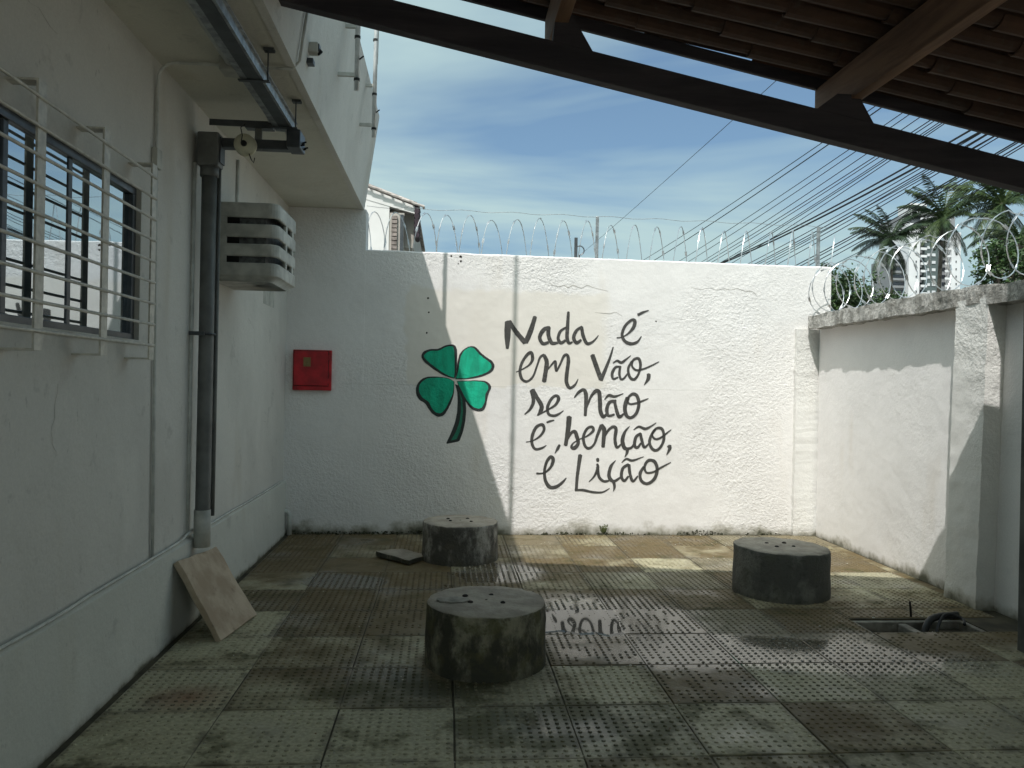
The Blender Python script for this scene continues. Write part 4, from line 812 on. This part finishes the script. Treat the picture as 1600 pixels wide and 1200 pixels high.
WIRES = [((1283,224),(1011,403),.012), ((1294,226),(1025,405),.016), ((1326,234),(1063,407),.011), ((1338,236),(1090,400),.011), ((1353,241),(1105,404),.011), ((1368,244),(1120,400),.012), ((1373,246),(1132,398),.011), ((1382,248),(1150,396),.011), ((1386,249),(1140,405),.012), ((1392,250),(1165,398),.011), ((1421,258),(1250,351),.022), ((1434,260),(1262,350),.026), ((1440,262),(1200,396),.012), ((1448,264),(1215,394),.014), ((1452,265),(1225,396),.012), ((1458,266),(1190,410),.012), ((1462,267),(1240,392),.012), ((1470,268),(1235,402),.012), ((1496,275),(1300,385),.016), ((1500,276),(1280,400),.014), ((1508,278),(1310,390),.014), ((1513,280),(1309,397),.012), ((1540,290),(1330,400),.010)]
rg = random.Random(21)
ORD = 'first second third fourth fifth sixth seventh eighth ninth tenth eleventh twelfth thirteenth fourteenth fifteenth sixteenth seventeenth eighteenth nineteenth twentieth twenty-first twenty-second twenty-third'.split()
for i, (a, b, r_) in enumerate(WIRES):
    Xw = 7.2 + .06 * i + rg.uniform(-.1, .1); A_, B_ = px(*a, Xw), px(*b, Xw); d = B_ - A_; P = []
    for k_ in range(-14, 30):
        t = k_ / 10; s_ = .0 if t < 0 else .0
        p = A_ + d * t; p.z += .10 * (t * (t - 1)) * abs(d.y) / 8 ; P.append(p)
    tag(MB().tube(P, r_ * .72, 5).build('power_line', M['cable'], None), ORD[i] + ' cable from the left in the black overhead bundle crossing the roof beam', 'power line', 'overhead cables along the street')
A_, B_ = px(1205, 133, 5), px(907, 398, 5); d = B_ - A_
tag(MB().tube([A_ + d * (k_ / 6) + Vector((0, 0, .15 * (k_ / 6) * (k_ / 6 - 1))) for k_ in range(-5, 14)], .0055, 5).build('power_line', M['cable'], None), 'single thin overhead wire rising from the painted wall to the roof beam', 'power line')

# ------------------------------------------------------------------ house behind the wall
hs = empty('white_house', (-1.6, 16, 0), 'white house with tiled roof edge behind the painted wall', 'house')
def q16(x, y, Y=16): return py(x, y, Y)
a = q16(540, 278); b = q16(607, 330); 
m = MB(); L_ = q16(560, 400).x; Rr = q16(607, 400).x
m.hexa([Vector((-6, 16, 0)), Vector((Rr, 16, 0)), Vector((Rr, 22, 0)), Vector((-6, 22, 0)), Vector((-6, 16, 6.6)), Vector((Rr, 16, 5.05)), Vector((Rr, 22, 5.05)), Vector((-6, 22, 6.6))]); m.build('wall', M['hwhite'], hs)
ex = q16(648, 325).x
m = MB(); m.hexa([Vector((-6, 15.99, 6.2)), Vector((ex, 15.99, 4.83)), Vector((ex, 16.25, 4.83)), Vector((-6, 16.25, 6.2)), Vector((-6, 15.99, 6.86)), Vector((ex, 15.99, 4.98)), Vector((ex, 16.25, 4.98)), Vector((-6, 16.25, 6.86))]); m.build('gable_band', M['hwhite'], hs)
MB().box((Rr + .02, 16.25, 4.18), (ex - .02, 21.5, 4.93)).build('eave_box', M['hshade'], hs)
MB().box((Rr + .001, 16.02, 0), (Rr + .30, 16.2, 4.84)).build('recess', M['hshade'], hs)  # solid block; the recess's shade is in its colour
for i in range(14): MB().box((Rr + .05, 15.97, 3.6 + .085 * i), (Rr + .16, 16.03, 3.665 + .085 * i)).build('brick', M['brick'], hs)
MB().box((Rr + .22, 15.98, 3.6), (Rr + .29, 16.05, 4.80)).build('frame', M['alu'], hs)
for i in range(7):
    z = 4.96 - .095 * i; m = MB().tube([(ex + .05, 15.92, z), (ex + .05, 16.5, z + .01)], .055, 8); m.build('edge_tile', M['hdark'], hs)
for i in range(26):
    t = i / 25; X = -6 + (ex + .08 + 6) * t; z = 6.90 - (6.90 - 5.00) * t
    MB().tube([(X - .12, 15.9, z + .02), (X + .10, 15.9, z - .035), (X + .10, 16.1, z - .03)], .028, 7).build('ridge_tile', M['htile'], hs)
m = MB(); m.hexa([Vector((-6, 16.0, 6.86)), Vector((ex + .05, 16.0, 5.0)), Vector((ex + .05, 21.8, 5.0)), Vector((-6, 21.8, 6.86)), Vector((-6, 16.0, 6.93)), Vector((ex + .05, 16.0, 5.06)), Vector((ex + .05, 21.8, 5.06)), Vector((-6, 21.8, 6.93))]); m.build('roof', M['htile'], hs)

# ------------------------------------------------------------------ apartment tower far away
TY = 320.0
tw = empty('apartment_tower', (py(1445, 470, TY).x, TY, 0), 'tall white and slate apartment tower behind the palms', 'building')
def slab_px(name, x0, x1, y_top, mat, dy0, dy1, y_bot=None, parent=tw):
    A_ = py(x0, y_top, TY); B_ = py(x1, y_top, TY); zb_ = 0 if y_bot is None else py(x0, y_bot, TY).z
    return MB().box((A_.x, TY + dy0, zb_), (B_.x, TY + dy1, A_.z)).build(name, mat, parent)
slab_px('core', 1418, 1497, 334, M['tgrey'], 2, 22)
slab_px('wing', 1393, 1417, 404, M['tgrey'], 1, 16); slab_px('pier', 1417, 1434, 350, M['twhite'], -2, 14); slab_px('pier', 1483, 1497, 364, M['twhite'], -2, 14); slab_px('slate_panel', 1446, 1467, 340, M['tgreen'], 0, 6); slab_px('pier', 1467.3, 1472, 345, M['tgrey'], -.5, 6)
slab_px('crown', 1420, 1446, 318, M['twhite'], -1, 8, 336); slab_px('crown', 1446.2, 1486, 330, M['twhite'], 0.5, 10, 342)
wmesh = {}
def unit(name, x, y, w_, h_, mat, dy):
    A_ = py(x, y, TY); s_ = TY / FPX; key = (name, w_, h_)
    if key not in wmesh: wmesh[key] = mesh_of(MB().box((-w_ * s_ / 2, -.15, -h_ * s_ / 2), (w_ * s_ / 2, .15, h_ * s_ / 2)), name, mat)
    o = place(wmesh[key], name, Matrix.Translation(Vector((A_.x, TY + dy, A_.z)) - tw.location), tw)
for f in range(17):
    y = 470 - 11.6 * f + 3
    if y > 345: unit('window', 1450.5, y - 5, 4.2, 4.6, M['tblind'], -.1); unit('window', 1458.5, y - 5, 6.0, 4.6, M['tblind'], -.1); unit('balcony', 1440, y - 2.2, 10.5, 4.0, M['twhite'], -1.5); unit('window', 1440, y - 7, 8.5, 5.0, M['twin'], 1.9); unit('balcony', 1477.5, y - 2.2, 10, 3.4, M['twhite'], -1.5); unit('window', 1477.5, y - 7, 8, 5.5, M['twin'], 1.9)
    if y > 360: unit('slit', 1427, y - 5, 1.6, 3.2, M['twin'], -2.05); unit('slit', 1489, y - 5, 1.6, 3.2, M['twin'], -2.05)
    if y > 410: unit('window', 1405, y - 7, 21, 4.6, M['twin'], .9); unit('balcony', 1405, y - 2, 23, 3.6, M['tblind'] if False else M['tgrey'], .3)
unit('window', 1440, 327, 9, 9, M['twin'], -1.1)

# ------------------------------------------------------------------ palms and trees
def palm(base, crown, trunk_r, n_fr, L_, label, seed, leafmat, droop=1.0, dry=0, tilt=0):
    rg_ = random.Random(seed); base = Vector(base); crown = Vector(crown); e_ = empty('palm_tree', base, label, 'palm tree', 'palms beyond the side wall')
    mid_ = base.lerp(crown, .5) + Vector((rg_.uniform(-.3, .3), 0, 0)); P_ = [tuple(base.lerp(mid_, t * 2)) if t < .5 else tuple(mid_.lerp(crown, t * 2 - 1)) for t in [i / 20 for i in range(21)]]
    MB().tube(P_, [trunk_r * (1.25 - .35 * i / 20) * (1 + .06 * (i % 2)) for i in range(21)], 10).build('trunk', M['bark'], e_, True)
    for f in range(n_fr):
        m_ = MB(); az = 2 * math.pi * (f * .382 + rg_.uniform(-.04, .04)); el = R(-38 + 125 * ((f * .7549 + .08 * rg_.random()) % 1)) if f >= dry else R(-62); l = L_ * rg_.uniform(.8, 1.1)
        h = Vector((math.cos(az), math.sin(az), 0)); p = crown.copy(); pts_ = []; e2 = el; N_ = 16
        for i in range(N_ + 1):
            pts_.append(p.copy()); p += (h * math.cos(e2) + Vector((0, 0, math.sin(e2)))) * (l / N_); e2 -= R(2.9) * droop * (.6 + 1.3 * i / N_)
            e2 = max(e2, R(-86))
        m_.tube(pts_, [.035 * (1 - .85 * i / N_) + .006 for i in range(N_ + 1)], 5)
        side_ = h.cross(Vector((0, 0, 1)))
        for i in range(1, N_ * 3):
            t = i / (N_ * 3); q0 = pts_[int(t * N_)].lerp(pts_[min(int(t * N_) + 1, N_)], t * N_ % 1); tg = (pts_[min(int(t * N_) + 1, N_)] - pts_[int(t * N_)]).normalized()
            ll = l * .185 * math.sin(math.pi * (.12 + .85 * t)) ** .7 * rg_.uniform(.85, 1.15)
            for s_ in (-1, 1):
                d = (side_ * s_ * .70 + tg * .70 + Vector((0, 0, -.30 - .5 * rg_.random()))).normalized(); wv = tg * .024 * l / 2.4
                tip = q0 + d * ll + Vector((0, 0, -.12 * ll)); md = q0 + d * ll * .5
                m_.add([q0 - wv * .6, q0 + wv * .6, md + wv, tip, md - wv], [(0, 1, 2, 4), (4, 2, 3)])
        m_.build('frond', M['drypalm'] if f < dry else leafmat, e_)
    return e_
c = py(1474, 340, 45); palm((c.x - .1, 45, 0), c, .11, 30, 3.3, 'large sunlit palm in front of the apartment tower', 1, M['palm'])
c = py(1392, 375, 47); palm((c.x - .2, 47, 0), c, .10, 28, 3.0, 'darker palm left of the apartment tower', 2, M['palmdark'], 1.1)
c = py(1566, 318, 36); palm((c.x + .1, 36, 0), c, .17, 28, 2.9, 'palm with visible trunk at the right under the roof beam', 3, M['palm'])
c = py(1592, 372, 28); palm((c.x + .3, 28, 0), c, .22, 20, 2.2, 'low palm with dry hanging fronds at the far right edge', 4, M['palm'], 1.5, 5)
def leafy(base, centre, rad, nclump, per, leaf, label, seed, mat):
    rg_ = random.Random(seed); base = Vector(base); centre = Vector(centre); e_ = empty('leafy_tree', base, label, 'tree', 'leafy trees beyond the walls')
    tk = MB(); fork = base.lerp(centre, .55); tk.tube([base, base.lerp(fork, .5) + Vector((.1, 0, 0)), fork], [.16, .13, .11], 8)
    m_ = MB()
    for c_ in range(nclump):
        while True:
            d = Vector((rg_.uniform(-1, 1), rg_.uniform(-1, 1), rg_.uniform(-1, 1)))
            if .25 < d.length < 1: break
        cc = centre + Vector((d.x * rad[0], d.y * rad[1], d.z * rad[2])) * (.75 + .5 * abs(mnoise.noise(d * 2 + Vector((seed, 0, 0))))); cr_ = rg_.uniform(.22, .42) * min(rad) * .8
        if c_ % 4 == 0: tk.tube([fork, fork.lerp(cc, .6) + Vector((0, 0, .1)), cc], [.06, .035, .01], 5)
        for k_ in range(per):
            o_ = Vector((rg_.gauss(0, 1), rg_.gauss(0, 1), rg_.gauss(0, .8))) * cr_ * .55; p = cc + o_
            a1 = Vector((rg_.uniform(-1, 1), rg_.uniform(-1, 1), rg_.uniform(-.6, .6))).normalized(); a2 = a1.cross(Vector((rg_.uniform(-1, 1), rg_.uniform(-1, 1), rg_.uniform(-1, 1)))).normalized(); s_ = leaf * rg_.uniform(.6, 1.3)
            m_.add([p - a1 * s_, p + a2 * s_ * .5, p + a1 * s_, p - a2 * s_ * .5], [(0, 1, 2, 3)])
    tk.build('trunk', M['bark'], e_); m_.build('crown', mat, e_)
c = py(1330, 455, 22); leafy((c.x, 22, 0), (c.x, 22, c.z - .15), (1.0, 1.0, .95), 60, 70, .055, 'leafy green tree at the corner between the two walls', 5, M['leaf'])
c = py(1285, 425, 24); leafy((c.x, 24, 0), (c.x, 24, c.z - .2), (.55, .6, .5), 26, 60, .05, 'small leafy bush top just above the painted wall end', 6, M['leaf'])
c = py(1560, 425, 21); leafy((c.x, 21, 0), (c.x + .25, 21, c.z + .1), (.95, .9, 1.0), 60, 70, .06, 'dark leafy tree at the right behind the coping', 7, M['leaf'])
c = py(1385, 455, 40); leafy((c.x, 40, 0), (c.x, 40, c.z - .6), (1.0, .9, .9), 30, 50, .08, 'farther leafy tree below the darker palm', 8, M['leaf'])

# ------------------------------------------------------------------ weeds, moss and litter
rg = random.Random(31); m = MB()
for _ in range(900):
    X = rg.uniform(-1.45, 3.40); den = mnoise.noise((X * 2.2, 4, 0)) + .30 * (X < .1)
    if den < .02 and rg.random() > .10: continue
    p = Vector((X, wall_y(X) - rg.uniform(.004, .05), rg.uniform(-.004, .012 + .05 * max(0, den)))); s_ = rg.uniform(.006, .016)
    a1 = Vector((rg.uniform(-1, 1), rg.uniform(-1, 1), rg.uniform(-.2, 1))).normalized(); a2 = a1.cross(Vector((rg.uniform(-1, 1), rg.uniform(-1, 1), .3))).normalized()
    m.add([p - a1 * s_, p + a2 * s_ * .7, p + a1 * s_, p - a2 * s_ * .7], [(0, 1, 2, 3)])
tag(m.build('moss', M['moss'], None), 'dark moss and dirt along the foot of the painted wall', kind='stuff')
def weed(x, y, n_, hgt, label, seed):
    rg_ = random.Random(seed); P0 = pz(x, y); P0.y = wall_y(P0.x) - .03; m_ = MB()
    for i in range(n_):
        az = rg_.uniform(0, 6.28); d = Vector((math.cos(az) * .5, math.sin(az) * .3 - .1, 1)).normalized(); l = hgt * rg_.uniform(.5, 1); q_ = Vector((P0.x, P0.y, 0)); tip = q_ + d * l
        m_.tube([q_, q_.lerp(tip, .5) + Vector((0, 0, .005)), tip], .0022, 4)
        for t in (.45, .65, .85, 1.0):
            for s_ in (-1, 1):
                b_ = q_.lerp(tip, t); sd = Vector((math.cos(az + 1.57 * s_), math.sin(az + 1.57 * s_) * .6, .25)) * .03; m_.add([b_, b_ + sd * .5 + Vector((0, 0, .007)), b_ + sd, b_ + sd * .5 - Vector((0, 0, .007))], [(0, 1, 2, 3)])
    return tag(m_.build('weed', M['weed'], None), label, 'weed', 'weeds at the wall foot')
weed(943, 836, 5, .10, 'green weed with thin leaves at the sunlit wall foot', 1); pass
rg = random.Random(77); m = MB(); m2 = MB()
for i in range(1000):
    X = rg.uniform(-1.4, 3.4); Yp = rg.uniform(2.9, 7.45) if rg.random() < .5 else 7.5 - abs(rg.gauss(0, .5)); s_ = rg.uniform(.002, .006) * (1.8 if rg.random() < .10 else 1); z = .0055
    vs_ = [(X + s_ * math.cos(k_ * 1.256) * rg.uniform(.5, 1.3), Yp + s_ * math.sin(k_ * 1.256) * rg.uniform(.5, 1.3), z) for k_ in range(5)] + [(X, Yp, z + s_ * .6)]
    (m if rg.random() < .6 else m2).add(vs_, [(k_, (k_ + 1) % 5, 5) for k_ in range(5)])
tag(m.build('gravel', M['debris'], None), 'tiny pale chips and grit scattered on the paving', kind='stuff'); tag(m2.build('leaf_litter', M['leafdry'], None), 'tiny dry leaf bits scattered on the paving', kind='stuff')
